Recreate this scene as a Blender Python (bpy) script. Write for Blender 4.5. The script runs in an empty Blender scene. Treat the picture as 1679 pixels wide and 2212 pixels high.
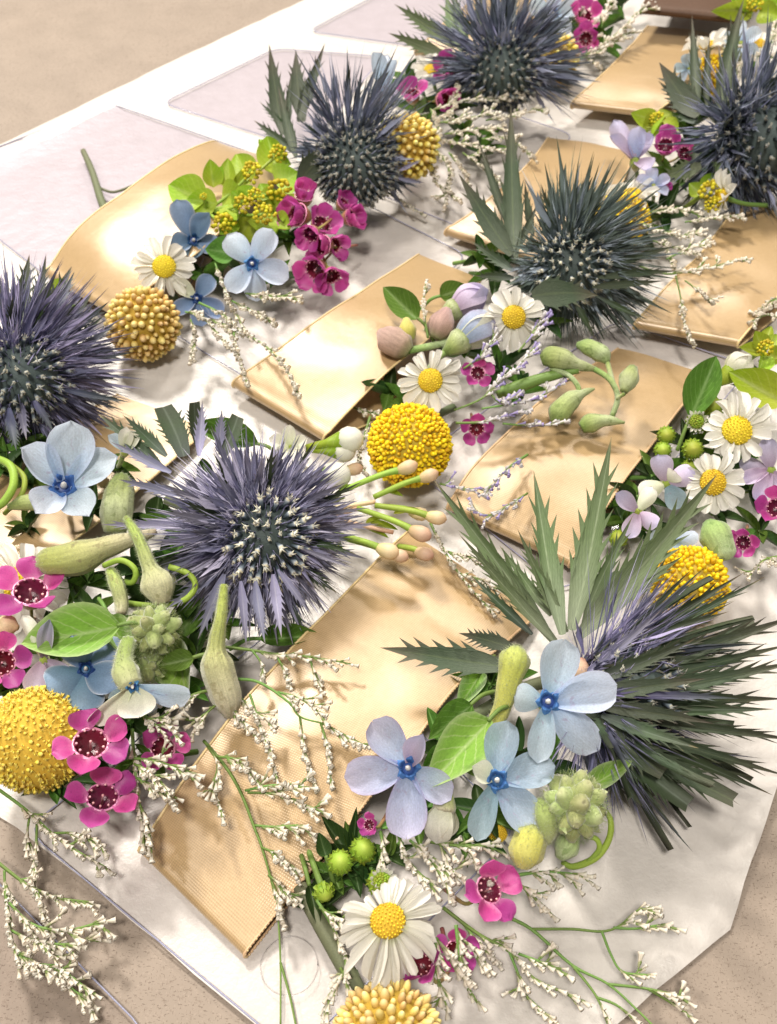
import bpy, math, random
from mathutils import Vector, Matrix, noise, geometry
rnd = random.Random(7)
U = rnd.uniform
SC = bpy.context.scene
COL = SC.collection
TAU = math.tau

# ------------------------------------------------------------------ camera (1 unit = 1 cm, table top at z = 0)
CAMH, PITCH, VFOV = 25.0, math.radians(50), math.radians(50)
cam = bpy.data.cameras.new('camera'); camo = bpy.data.objects.new('camera', cam); COL.objects.link(camo)
camo.location = (0, 0, CAMH); camo.rotation_euler = (math.radians(90) - PITCH, 0, 0)
cam.sensor_fit = 'VERTICAL'; cam.sensor_height = 32.0; cam.lens = 16.0 / math.tan(VFOV / 2)
cam.clip_start = 0.5; cam.clip_end = 2000
cam.dof.use_dof = True; cam.dof.focus_distance = 26.5; cam.dof.aperture_fstop = 0.30
SC.camera = camo

# ------------------------------------------------------------------ light: indoor ceiling lamps behind the table, dim room around
W = bpy.data.worlds.new('World'); SC.world = W; W.use_nodes = True
W.node_tree.nodes['Background'].inputs[0].default_value = (1.0, 0.92, 0.83, 1)
W.node_tree.nodes['Background'].inputs[1].default_value = 0.29
def lamp(name, loc, size, power, colr):
    l = bpy.data.lights.new(name, 'AREA'); l.shape = 'DISK'; l.size = size; l.energy = power; l.color = colr
    o = bpy.data.objects.new(name, l); COL.objects.link(o); o.location = loc
    d = Vector((0, 24, 0)) - Vector(loc); o.rotation_euler = d.to_track_quat('-Z', 'Y').to_euler()
    return o
LC = (1.0, 0.94, 0.86)
lamp('ceiling_lamp', (-46, 118, 132), 26, 350000, LC)
lamp('ceiling_lamp', (52, 170, 175), 30, 150000, LC)
lamp('ceiling_lamp', (-12, -46, 172), 26, 260000, LC)
lamp('ceiling_lamp', (-105, 25, 165), 22, 70000, LC)
SC.view_settings.view_transform = 'Standard'; SC.view_settings.look = 'None'
SC.view_settings.exposure = 0.0; SC.view_settings.gamma = 1.0
SC.cycles.max_bounces = 8; SC.cycles.transparent_max_bounces = 16
SC.cycles.use_denoising = True

# ------------------------------------------------------------------ picking points of the table by where the photo shows them
FPX = 1106 / math.tan(VFOV / 2)
FW = Vector((0, math.cos(PITCH), -math.sin(PITCH))); UP = Vector((0, math.sin(PITCH), math.cos(PITCH))); RT = Vector((1, 0, 0))
CAM = Vector((0, 0, CAMH))
def P(x, y, z=0.0):
    v = RT * ((x - 839.5) / FPX) + UP * ((1106 - y) / FPX) + FW
    return CAM + v * ((CAMH - z) / -v.z)
def cmpx(p): return (p - CAM).dot(FW) / FPX
def face(p, nx=0.0, ny=0.0):
    t = (CAM - p).normalized()
    return (t + RT * nx + UP * ny).normalized()
def frame(p, n, ang=0.0, s=1.0):
    a = math.radians(ang); d = RT * math.cos(a) + UP * math.sin(a)
    x = (d - n * d.dot(n)).normalized(); y = n.cross(x)
    M = Matrix((x * s, y * s, n * s)).transposed().to_4x4(); M.translation = p
    return M
def along(p0, p1, nrm, width, thick=None):
    X = p1 - p0; L = X.length or 1e-4; x = X / L
    y = nrm.cross(x)
    if y.length < 1e-4: y = Vector((0, 0, 1)).cross(x)
    y.normalize(); z = x.cross(y)
    M = Matrix((x * L, y * width, z * (thick or L))).transposed().to_4x4(); M.translation = p0
    return M

# ------------------------------------------------------------------ mesh building
class MB:
    def __init__(s): s.v, s.f, s.uv, s.r = [], [], [], []
    def add(s, v, f, uv, r=None, M=None):
        o = len(s.v); r = U(0, 1) if r is None else r
        s.v += [M @ a for a in v] if M is not None else v
        s.f += [tuple(i + o for i in q) for q in f]; s.uv += uv; s.r += [r] * len(v)
    def shape(s, sh, M=None, r=None): s.add(sh[0], sh[1], sh[2], r, M)
    def mesh(s, name, mat, smooth=True):
        me = bpy.data.meshes.new(name)
        me.from_pydata([tuple(a) for a in s.v], [], s.f)
        ul = me.uv_layers.new(name='UVMap')
        idx = [0] * len(me.loops); me.loops.foreach_get('vertex_index', idx)
        flat = []
        for i in idx: flat += s.uv[i]
        ul.data.foreach_set('uv', flat)
        at = me.attributes.new('rnd', 'FLOAT', 'POINT'); at.data.foreach_set('value', s.r)
        if smooth: me.polygons.foreach_set('use_smooth', [True] * len(me.polygons))
        me.materials.append(mat); me.update()
        return me
def one(name, sh, mat, smooth=True):
    m = MB(); m.add(sh[0], sh[1], sh[2], 0.0); return m.mesh(name, mat, smooth)
def grid(n, m, fn):
    v, f, uv = [], [], []
    for i in range(n + 1):
        for j in range(m + 1):
            t, q = i / n, j / m
            v.append(Vector(fn(t, q))); uv.append((t, q))
    for i in range(n):
        for j in range(m):
            a = i * (m + 1) + j; f.append((a, a + m + 1, a + m + 2, a + 1))
    return v, f, uv
def petal(wf, n=8, m=4, cup=0.1, curl=0.0, wave=0.0, notch=0.0, seed=0, keel=0.0, bulge=0.0):
    r = random.Random(seed); ph = r.uniform(0, 6); k1 = r.uniform(-.04, .04)
    def fn(t, q):
        y = (q - .5) * 2; w = wf(t) * .5
        x = t - notch * (1 - abs(y)) ** 2 * max(0, t - .75) * 4 * .25
        z = cup * y * y * wf(t) + curl * t * t + wave * math.sin(ph + 5 * t + 2.2 * y) * t * abs(y) + keel * (1 - abs(y)) * wf(t) + bulge * math.sin(math.pi * min(1, t * 1.02))
        return (x, y * w + k1 * math.sin(3 * t), z)
    return grid(n, m, fn)
def w_daisy(t): return max(.02, (.42 + .58 * min(1, t / .45)) * max(0, 1 - max(0, (t - .72) / .28) ** 2.2) ** .5)
def w_star(t): return max(.03, (.34 + .66 * math.sin(min(1, t / .62) * math.pi / 2)) * max(0, 1 - max(0, (t - .58) / .42) ** 2.4) ** .5)
def w_round(t): return max(.03, (.30 + .70 * math.sin(min(1, t / .55) * math.pi / 2)) * max(0, 1 - max(0, (t - .55) / .45) ** 2.6) ** .5)
def w_leaf(t): return max(.015, max(0, math.sin(math.pi * min(1, t ** .72))) ** .8)
def w_lance(t): return max(.01, (.30 + .7 * math.sin(min(1, t / .38) * math.pi / 2)) * max(0, 1 - max(0, (t - .3) / .7) ** 1.25))
def bract_shape(seed, teeth=4, cut=False, curl=.1, toothlen=.5):
    r = random.Random(seed); n = 10
    wf = (lambda t: .55 + .45 * math.sin(math.pi * min(1, t * .8))) if cut else w_lance
    v, f, uv = grid(n, 2, lambda t, q: (t, (q - .5) * wf(t), -.05 * (1 - abs(q - .5) * 2) * wf(t) + curl * t * t))
    for s in (0, 1):
        for k in range(teeth):
            t = .28 + .55 * (k + r.uniform(-.2, .3)) / teeth; sg = -1 if s == 0 else 1
            y0 = sg * wf(t) * .5; o = len(v)
            tl = toothlen * r.uniform(.6, 1.2)
            z = curl * t * t
            v += [Vector((t - .035, y0 * .85, z)), Vector((t + .05, y0 * .8, z)), Vector((t + .10 + .05 * tl, y0 + sg * tl * .55, z + .02))]
            f.append((o, o + 1, o + 2)); uv += [(t, .5 + sg * .4), (t, .5 + sg * .4), (.98, .5 + sg * .5)]
    bd = r.uniform(-.75, .75) * (.4 if cut else 1)
    v = [Vector((p.x, p.y + bd * p.x * p.x, p.z)) for p in v]
    if cut: uv = [(q[0] * .8, q[1]) for q in uv]
    return v, f, uv
def lathe(prof, seg=8, wob=0.0, seed=0):
    r = random.Random(seed); v, f, uv = [], [], []
    n = len(prof)
    for i, (x, rad) in enumerate(prof):
        for j in range(seg):
            a = TAU * j / seg; k = rad * (1 + r.uniform(-wob, wob))
            v.append(Vector((x, k * math.cos(a), k * math.sin(a)))); uv.append((i / (n - 1), j / seg))
    for i in range(n - 1):
        for j in range(seg):
            a = i * seg + j; b = i * seg + (j + 1) % seg
            f.append((a, b, b + seg, a + seg))
    f.append(tuple(range(seg - 1, -1, -1))); f.append(tuple((n - 1) * seg + j for j in range(seg)))
    return v, f, uv
def spline(pts, k=5):
    if len(pts) < 3: k = max(k, 3)
    out = []; n = len(pts)
    for i in range(n - 1):
        p0, p1, p2, p3 = pts[max(0, i - 1)], pts[i], pts[i + 1], pts[min(n - 1, i + 2)]
        for j in range(k):
            t = j / k
            out.append(.5 * ((2 * p1) + (p2 - p0) * t + (2 * p0 - 5 * p1 + 4 * p2 - p3) * t * t + (3 * p1 - p0 - 3 * p2 + p3) * t ** 3))
    out.append(pts[-1].copy()); return out
def interp(vals, t):
    x = t * (len(vals) - 1); i = min(int(x), len(vals) - 2); u = x - i; u = u * u * (3 - 2 * u)
    return vals[i] * (1 - u) + vals[i + 1] * u
def tube(pts, radii, seg=7, ridge=0.0, flat=1.0):
    v, f, uv = [], [], []; n = len(pts)
    nv = None
    for i, p in enumerate(pts):
        d = (pts[min(n - 1, i + 1)] - pts[max(0, i - 1)]).normalized()
        if nv is None:
            nv = d.orthogonal().normalized()
        nv = (nv - d * nv.dot(d)).normalized(); b = d.cross(nv)
        t = i / (n - 1); r = interp(radii, t) if len(radii) > 1 else radii[0]
        for j in range(seg):
            a = TAU * j / seg; k = r * (1 + ridge * (1 if j % 2 else -1))
            v.append(p + nv * math.cos(a) * k + b * math.sin(a) * k * flat); uv.append((t, j / seg))
    for i in range(n - 1):
        for j in range(seg):
            a = i * seg + j; b2 = i * seg + (j + 1) % seg
            f.append((a, b2, b2 + seg, a + seg))
    f.append(tuple(range(seg - 1, -1, -1))); f.append(tuple((n - 1) * seg + j for j in range(seg)))
    return v, f, uv
def blob(seg=6, rings=4, sx=1, sr=1):
    return lathe([(-sx * math.cos(math.pi * (i + .25) / (rings + .5)), sr * math.sin(math.pi * (i + .25) / (rings + .5))) for i in range(rings + 1)], seg)

# ------------------------------------------------------------------ objects
def props(o, label, cat, group=None, kind=None):
    o['label'] = label; o['category'] = cat
    if group: o['group'] = group
    if kind: o['kind'] = kind
    return o
def thing(name, label, cat, loc, group=None):
    o = bpy.data.objects.new(name, None); COL.objects.link(o); o.location = loc; o.empty_display_size = .3
    return props(o, label, cat, group)
def part(name, me, par, M=None, kind=None, label=None):
    """mesh given in world space (M None) or unit mesh placed by world matrix M, parented to a thing (an unrotated Empty)"""
    o = bpy.data.objects.new(name, me); COL.objects.link(o); o.parent = par
    T = Matrix.Translation(-par.location)
    o.matrix_basis = T @ M if M is not None else T
    if kind: o['kind'] = kind
    if label: o['label'] = label
    return o
def sub(name, me, par, M, kind=None):
    """sub-part: unit mesh placed by a matrix local to its part"""
    o = bpy.data.objects.new(name, me); COL.objects.link(o); o.parent = par; o.matrix_basis = M
    if kind: o['kind'] = kind
    return o

# ------------------------------------------------------------------ materials
class NT:
    def __init__(s, name):
        s.m = bpy.data.materials.new(name); s.m.use_nodes = True; s.t = s.m.node_tree; s.t.nodes.clear()
        s.out = s.n('ShaderNodeOutputMaterial')
    def n(s, typ, **k):
        a = s.t.nodes.new(typ)
        for x, y in k.items(): setattr(a, x, y)
        return a
    def l(s, a, b): s.t.links.new(a, b)
    def math(s, op, a, b=0.0, c=None, clamp=False):
        m = s.n('ShaderNodeMath', operation=op); m.use_clamp = clamp
        for i, x in enumerate((a, b) if c is None else (a, b, c)):
            if isinstance(x, (int, float)): m.inputs[i].default_value = x
            else: s.l(x, m.inputs[i])
        return m.outputs[0]
    def noise(s, vec, scale, detail=3, rough=.55):
        q = s.n('ShaderNodeTexNoise'); q.inputs['Scale'].default_value = scale; q.inputs['Detail'].default_value = detail
        q.inputs['Roughness'].default_value = rough; s.l(vec, q.inputs['Vector']); return q.outputs['Fac']
    def ramp(s, fac, stops):
        r = s.n('ShaderNodeValToRGB'); e = r.color_ramp.elements
        while len(e) < len(stops): e.new(.5)
        for i, (p, c) in enumerate(stops): e[i].position = p; e[i].color = (*c, 1) if len(c) == 3 else c
        s.l(fac, r.inputs[0]); return r.outputs[0]
    def mix(s, fac, a, b, mode='MIX'):
        m = s.n('ShaderNodeMix', data_type='RGBA', blend_type=mode); m.clamp_factor = True
        for sock, x in ((m.inputs[0], fac), (m.inputs[6], a), (m.inputs[7], b)):
            if isinstance(x, (int, float)): sock.default_value = x
            elif isinstance(x, tuple): sock.default_value = (*x, 1)
            else: s.l(x, sock)
        return m.outputs[2]
def plant(name, stops, var=.18, hue=.02, rough=.5, transl=.25, spec=.3, fine=26, fineamt=.28, streak=0.0, rib=None, edge=None, bump=.15, bscale=40, sheen=0.0, alt=None, vein=None, spots=None):
    k = NT(name); uv = k.n('ShaderNodeUVMap'); uv.uv_map = 'UVMap'
    sp = k.n('ShaderNodeSeparateXYZ'); k.l(uv.outputs[0], sp.inputs[0]); u, v = sp.outputs[0], sp.outputs[1]
    oi = k.n('ShaderNodeObjectInfo'); at = k.n('ShaderNodeAttribute', attribute_name='rnd')
    r = k.math('FRACT', k.math('ADD', oi.outputs['Random'], at.outputs['Fac']))
    gc = k.n('ShaderNodeTexCoord')
    c = k.ramp(u, stops)
    if alt: c = k.mix(k.math('MULTIPLY', k.math('GREATER_THAN', r, alt[0]), alt[2]), c, alt[1])
    if edge:
        d = k.math('ABSOLUTE', k.math('SUBTRACT', v, .5)); d = k.math('MULTIPLY', d, 2)
        d = k.math('POWER', d, edge[1]); c = k.mix(k.math('MULTIPLY', d, edge[2]), c, edge[0])
    if rib:
        d = k.math('ABSOLUTE', k.math('SUBTRACT', v, .5)); d = k.math('SUBTRACT', 1, k.math('MULTIPLY', d, rib[1]), clamp=True)
        c = k.mix(k.math('MULTIPLY', d, rib[2]), c, rib[0])
    if vein:
        d = k.math('ABSOLUTE', k.math('SUBTRACT', v, .5)); t = k.math('SUBTRACT', k.math('MULTIPLY', u, vein[1]), k.math('MULTIPLY', d, vein[1] * .75))
        t = k.math('ADD', t, k.math('MULTIPLY', k.noise(gc.outputs['Object'], 6, 2), .5))
        t = k.math('ABSOLUTE', k.math('SUBTRACT', k.math('FRACT', t), .5)); t = k.math('SUBTRACT', 1, k.math('MULTIPLY', t, 9), clamp=True)
        c = k.mix(k.math('MULTIPLY', t, vein[2]), c, vein[0])
    if streak:
        mp = k.n('ShaderNodeMapping'); mp.inputs['Scale'].default_value = (1.5, 14, 1); k.l(uv.outputs[0], mp.inputs[0])
        q = k.noise(mp.outputs[0], 1.6, 3); q = k.math('MULTIPLY_ADD', q, streak * 2, 1 - streak)
        hv = k.n('ShaderNodeHueSaturation'); k.l(c, hv.inputs['Color']); k.l(q, hv.inputs['Value']); c = hv.outputs[0]
    q = k.noise(gc.outputs['Object'], fine, 4); q = k.math('MULTIPLY_ADD', q, fineamt * 2, 1 - fineamt)
    if spots:
        sq = k.noise(gc.outputs['Object'], spots[1], 2, .5); sq = k.math('MULTIPLY', k.math('SUBTRACT', sq, spots[3] if len(spots) > 3 else .68, clamp=True), 14, clamp=True)
        c = k.mix(k.math('MULTIPLY', sq, spots[2]), c, spots[0])
    rv = k.math('MULTIPLY_ADD', r, 2 * var, 1 - var)
    hv = k.n('ShaderNodeHueSaturation'); k.l(c, hv.inputs['Color']); k.l(k.math('MULTIPLY', q, rv), hv.inputs['Value'])
    k.l(k.math('MULTIPLY_ADD', r, 2 * hue, .5 - hue), hv.inputs['Hue']); c = hv.outputs[0]
    b = k.n('ShaderNodeBsdfPrincipled'); k.l(c, b.inputs['Base Color']); b.inputs['Roughness'].default_value = rough
    b.inputs['Specular IOR Level'].default_value = spec
    if sheen: b.inputs['Sheen Weight'].default_value = sheen; b.inputs['Sheen Roughness'].default_value = .4
    if bump:
        bp = k.n('ShaderNodeBump'); bp.inputs['Strength'].default_value = bump; bp.inputs['Distance'].default_value = .03
        mp = k.n('ShaderNodeMapping'); mp.inputs['Scale'].default_value = (3, 10, 3); k.l(uv.outputs[0], mp.inputs[0])
        k.l(k.math('ADD', k.noise(mp.outputs[0], 2.0, 3), k.noise(gc.outputs['Object'], bscale, 2)), bp.inputs['Height'])
        k.l(bp.outputs[0], b.inputs['Normal'])
    if transl:
        t = k.n('ShaderNodeBsdfTranslucent'); k.l(c, t.inputs['Color']); mx = k.n('ShaderNodeMixShader'); mx.inputs[0].default_value = transl
        k.l(b.outputs[0], mx.inputs[1]); k.l(t.outputs[0], mx.inputs[2]); k.l(mx.outputs[0], k.out.inputs[0])
    else: k.l(b.outputs[0], k.out.inputs[0])
    return k.m
M = {}
def flat(c): return [(0, c), (1, c)]
M['daisy'] = plant('daisy_petal', [(0, (.62, .64, .42)), (.2, (.80, .78, .70)), (1, (.84, .82, .77))], var=.06, hue=.004, transl=.3, streak=.10, rough=.55, fineamt=.06, bump=.3, spots=((.55, .46, .30), 6, .5, .67))
M['disc'] = plant('daisy_disc', flat((.55, .38, .02)), transl=0, var=.1, rough=.7)
M['discfl'] = plant('disc_floret', [(0, (.55, .36, .01)), (.6, (.80, .56, .02)), (1, (.88, .68, .08))], transl=.1, var=.22, hue=.012, rough=.6, bump=0)
M['green'] = plant('green_leaf', flat((.10, .20, .03)), var=.2, transl=.25, rib=((.26, .38, .12), 14, .5), rough=.5, vein=((.22, .34, .10), 7, .5), streak=.15, spots=((.06, .12, .02), 4, .6, .58))
M['dkgreen'] = plant('dark_leaf', flat((.035, .075, .018)), var=.3, transl=.2, rib=((.14, .2, .08), 16, .6), rough=.45, vein=((.10, .15, .05), 7, .4))
M['fuzzleaf'] = plant('downy_leaf', [(0, (.24, .38, .06)), (.5, (.22, .40, .05)), (1, (.30, .45, .10))], var=.1, transl=.25, rib=((.45, .55, .25), 18, .6), edge=((.5, .58, .32), 7, .7), sheen=.5, rough=.7, streak=.12, vein=((.46, .56, .24), 6, .55), bump=.4, spots=((.12, .22, .03), 4, .5, .6))
M['stem'] = plant('green_stem', [(0, (.13, .22, .05)), (1, (.16, .27, .06))], var=.2, transl=0, rough=.5)
M['stemdk'] = plant('thistle_stem', [(0, (.16, .17, .10)), (1, (.14, .17, .09))], var=.2, transl=0, rough=.6)
M['limestem'] = plant('lime_stem', [(0, (.24, .34, .05)), (.5, (.30, .42, .06)), (1, (.20, .30, .05))], var=.15, transl=0, rough=.5, streak=.3)
M['lime'] = plant('lime_leaf', [(0, (.42, .50, .06)), (1, (.26, .42, .02))], var=.2, transl=.35, rib=((.48, .58, .15), 12, .5), rough=.45, vein=((.50, .58, .14), 6, .45), streak=.15)
M['umbel'] = plant('umbel_floret', flat((.55, .46, .02)), var=.2, transl=.15, rough=.5, bump=0)
M['magenta'] = plant('waxflower_petal', [(0, (.62, .20, .40)), (.3, (.48, .05, .27)), (1, (.56, .085, .36))], var=.22, hue=.015, transl=.38, rough=.42, spec=.45, streak=.12, edge=((.68, .22, .5), 6, .5), spots=((.34, .03, .2), 7, .6, .62))
M['maroon'] = plant('waxflower_cup', [(0, (.09, .006, .018)), (.5, (.17, .015, .04)), (.72, (.30, .04, .09)), (.86, (.62, .22, .36)), (1, (.70, .30, .46))], var=.1, transl=0, rough=.25, spec=.7)
M['pinkpale'] = plant('waxflower_stamen', flat((.78, .42, .46)), var=.1, transl=.1, rough=.4, bump=0)
M['calyxred'] = plant('waxflower_calyx', [(0, (.22, .28, .05)), (1, (.35, .12, .10))], transl=0, rough=.4)
M['starlight'] = plant('pale_blue_petal', [(0, (.34, .52, .72)), (.25, (.53, .66, .80)), (1, (.66, .74, .84))], var=.13, hue=.02, transl=.45, rough=.55, streak=.2, edge=((.66, .70, .86), 8, .5), bump=.35, spots=((.42, .36, .52), 5, .5, .64), vein=((.72, .76, .88), 5, .18))
M['starlav'] = plant('lavender_blue_petal', [(0, (.36, .46, .66)), (.4, (.49, .56, .76)), (1, (.62, .61, .79))], var=.13, hue=.02, transl=.45, rough=.55, streak=.2, edge=((.50, .40, .64), 10, .6), bump=.35, spots=((.42, .36, .52), 5, .5, .64), vein=((.72, .76, .88), 5, .18))
M['stargrey'] = plant('grey_blue_petal', [(0, (.30, .44, .57)), (1, (.50, .61, .70))], var=.13, transl=.45, rough=.55, streak=.2, bump=.35, spots=((.42, .36, .52), 5, .5, .64), vein=((.72, .76, .88), 5, .18))
M['stardark'] = plant('deep_blue_petal', [(0, (.11, .20, .33)), (1, (.24, .34, .50))], var=.15, transl=.2, rough=.5, streak=.15, edge=((.6, .62, .7), 12, .8))
M['lilac'] = plant('lilac_petal', [(0, (.46, .34, .46)), (.5, (.58, .50, .66)), (1, (.55, .53, .74))], var=.12, hue=.02, transl=.3, rough=.55, streak=.12, edge=((.72, .62, .74), 8, .6))
M['whitepetal'] = plant('white_petal', [(0, (.70, .72, .50)), (1, (.80, .77, .72))], var=.06, transl=.3, rough=.55, streak=.06)
M['corona'] = plant('corona_blue', [(0, (.03, .10, .26)), (1, (.10, .30, .60))], var=.1, transl=.2, rough=.6)
M['coronadk'] = plant('corona_navy', [(0, (.012, .04, .12)), (1, (.03, .10, .28))], var=.1, transl=.1, rough=.35)
M['stigma'] = plant('stigma_white', flat((.78, .76, .72)), var=.04, transl=.1, rough=.4, bump=0)
M['pod'] = plant('downy_pod', [(0, (.36, .46, .08)), (.3, (.44, .50, .16)), (.6, (.56, .56, .28)), (.85, (.66, .61, .42)), (1, (.42, .34, .24))], var=.1, transl=.2, rough=.75, sheen=.6, streak=.48, fineamt=.36, bump=.6, spots=((.30, .26, .12), 5, .5, .6))
M['podgreen'] = plant('green_pod', [(0, (.18, .30, .06)), (.35, (.38, .48, .17)), (.7, (.50, .58, .32)), (1, (.30, .38, .14))], var=.1, transl=.2, rough=.6, sheen=.4, streak=.48, fineamt=.36, bump=.6, spots=((.16, .24, .06), 5, .55, .58))
M['pinkbud'] = plant('pink_bud', [(0, (.34, .36, .16)), (.3, (.48, .34, .26)), (1, (.58, .38, .34))], var=.1, transl=.2, rough=.6, sheen=.3, streak=.48, fineamt=.36, bump=.6)
M['yellowbud'] = plant('yellow_bud', [(0, (.40, .46, .14)), (.4, (.62, .60, .14)), (1, (.76, .68, .22))], var=.1, transl=.25, rough=.6, sheen=.4, streak=.3, bump=.5)
M['waxbud'] = plant('white_bud', [(0, (.70, .70, .56)), (1, (.82, .80, .74))], var=.04, transl=.2, rough=.4)
M['peachbud'] = plant('peach_bud', [(0, (.62, .50, .22)), (.5, (.74, .56, .36)), (1, (.62, .38, .24))], var=.12, transl=.15, rough=.45, streak=.14)
M['fuzz'] = plant('downy_green', [(0, (.26, .36, .08)), (.6, (.40, .46, .18)), (1, (.52, .52, .30))], var=.2, transl=.2, rough=.8, sheen=.7)
M['daisybud'] = plant('daisy_bud', [(0, (.12, .20, .02)), (.6, (.26, .36, .03)), (1, (.44, .50, .08))], var=.2, transl=.1, rough=.5)
M['floret'] = plant('sprig_floret', [(0, (.16, .24, .06)), (.30, (.24, .31, .10)), (.42, (.66, .60, .47)), (.75, (.92, .88, .79)), (1, (.90, .83, .70))], var=.14, hue=.006, transl=.3, rough=.6, bump=0, alt=(.72, (.62, .50, .40), .35))
M['floretblue'] = plant('sprig_floret_blue', [(0, (.20, .26, .10)), (.32, (.34, .34, .22)), (.45, (.66, .62, .60)), (.8, (.80, .78, .80)), (1, (.68, .66, .74))], var=.14, transl=.3, rough=.6, bump=0, alt=(.78, (.28, .24, .56), .8))
M['ball_ochre'] = plant('ball_floret_ochre', [(0, (.30, .17, .03)), (.45, (.58, .38, .10)), (1, (.82, .64, .28))], var=.12, transl=.05, rough=.55, bump=.1)
M['ball_yellow'] = plant('ball_floret_yellow', [(0, (.46, .25, .004)), (.5, (.78, .50, .008)), (1, (.90, .68, .015))], alt=(.9, (.62, .36, .02), .6), var=.2, transl=.08, rough=.55, bump=0)
M['ball_pale'] = plant('ball_floret_pale', [(0, (.40, .25, .03)), (.5, (.74, .54, .10)), (1, (.86, .74, .30))], var=.12, transl=.05, rough=.5, bump=.1)
M['ball_gold'] = plant('ball_floret_gold', [(0, (.44, .27, .05)), (.5, (.74, .54, .17)), (1, (.84, .68, .32))], var=.2, transl=.08, rough=.55, bump=.1, alt=(.9, (.30, .15, .03), .6))
M['ball_lemon'] = plant('ball_floret_lemon', [(0, (.60, .40, .03)), (.5, (.88, .70, .09)), (1, (.94, .82, .26))], var=.16, transl=.1, rough=.6, bump=0, alt=(.9, (.50, .26, .04), .55))
M['lemoncore'] = plant('ball_core_lemon', flat((.62, .44, .05)), transl=0, rough=.8)
M['ballcore'] = plant('ball_core', flat((.38, .24, .03)), transl=0, rough=.8)
M['hair'] = plant('fine_down', flat((.58, .62, .40)), var=.1, transl=.4, rough=.8, bump=0)
# thistle skins
M['t_green'] = plant('thistle_bract_green', [(0, (.07, .085, .075)), (.5, (.055, .085, .04)), (.9, (.06, .07, .045)), (1, (.25, .18, .09))], var=.3, hue=.02, transl=.12, rough=.5, rib=((.17, .21, .16), 12, .5), streak=.18)
M['t_sage'] = plant('thistle_leaf_sage', [(0, (.21, .24, .16)), (.5, (.125, .175, .075)), (.92, (.10, .13, .06)), (1, (.28, .20, .11))], var=.2, hue=.015, transl=.2, rough=.5, rib=((.30, .35, .22), 14, .6), streak=.18, vein=((.055, .085, .035), 12, .55), bump=.5)
M['t_dark'] = plant('thistle_leaf_dark', [(0, (.08, .095, .065)), (.6, (.05, .072, .04)), (1, (.10, .08, .06))], var=.25, transl=.12, rough=.45, rib=((.13, .16, .08), 14, .5), streak=.15, vein=((.11, .14, .07), 12, .4), bump=.5)
M['t_mauve'] = plant('thistle_bract_mauve', [(0, (.24, .23, .36)), (.5, (.19, .185, .265)), (.9, (.15, .14, .18)), (1, (.24, .18, .14))], var=.28, hue=.02, transl=.15, rough=.5, rib=((.36, .35, .42), 10, .5), streak=.15)
M['t_navy'] = plant('thistle_bract_navy', [(0, (.14, .14, .28)), (.5, (.085, .095, .13)), (1, (.06, .075, .06))], var=.35, hue=.03, transl=.12, rough=.48, rib=((.16, .17, .22), 10, .5))
M['t_steel'] = plant('thistle_spine_steel', [(0, (.24, .26, .40)), (.5, (.17, .195, .27)), (1, (.10, .115, .11))], var=.35, hue=.03, transl=.12, rough=.48, alt=(.75, (.32, .36, .46), .6))
M['t_violet'] = plant('thistle_spine_violet', [(0, (.26, .25, .48)), (.5, (.22, .215, .36)), (1, (.15, .14, .19))], var=.35, hue=.02, transl=.15, rough=.48, alt=(.78, (.42, .40, .60), .6))
M['t_bluegreen'] = plant('thistle_spine_bluegreen', [(0, (.27, .33, .38)), (.5, (.16, .205, .20)), (1, (.075, .10, .05))], var=.35, hue=.02, transl=.12, rough=.48, alt=(.75, (.32, .38, .46), .6))
M['t_floret'] = plant('thistle_floret', [(0, (.06, .09, .10)), (.5, (.20, .25, .30)), (.78, (.52, .55, .56)), (1, (.74, .66, .46))], var=.25, hue=.02, transl=.1, rough=.5, bump=0)
M['t_floretdk'] = plant('thistle_floret_dark', [(0, (.05, .07, .08)), (.5, (.13, .165, .19)), (.8, (.29, .32, .32)), (1, (.46, .42, .32))], var=.3, hue=.02, transl=.1, rough=.5, bump=0)
M['t_silver'] = plant('thistle_bract_silver', [(0, (.33, .32, .50)), (.5, (.28, .275, .40)), (.9, (.22, .21, .28)), (1, (.28, .22, .18))], var=.3, hue=.02, transl=.15, rough=.45, rib=((.50, .49, .58), 10, .5), streak=.15, alt=(.82, (.16, .16, .19), .7))
M['t_silverspine'] = plant('thistle_spine_silver', [(0, (.31, .30, .52)), (.5, (.28, .275, .43)), (1, (.22, .21, .28))], var=.35, hue=.02, transl=.15, rough=.45, alt=(.78, (.56, .55, .68), .7))
M['t_core'] = plant('thistle_core', [(0, (.04, .055, .06)), (1, (.07, .095, .09))], transl=0, rough=.6, bscale=12, bump=.6)

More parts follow.
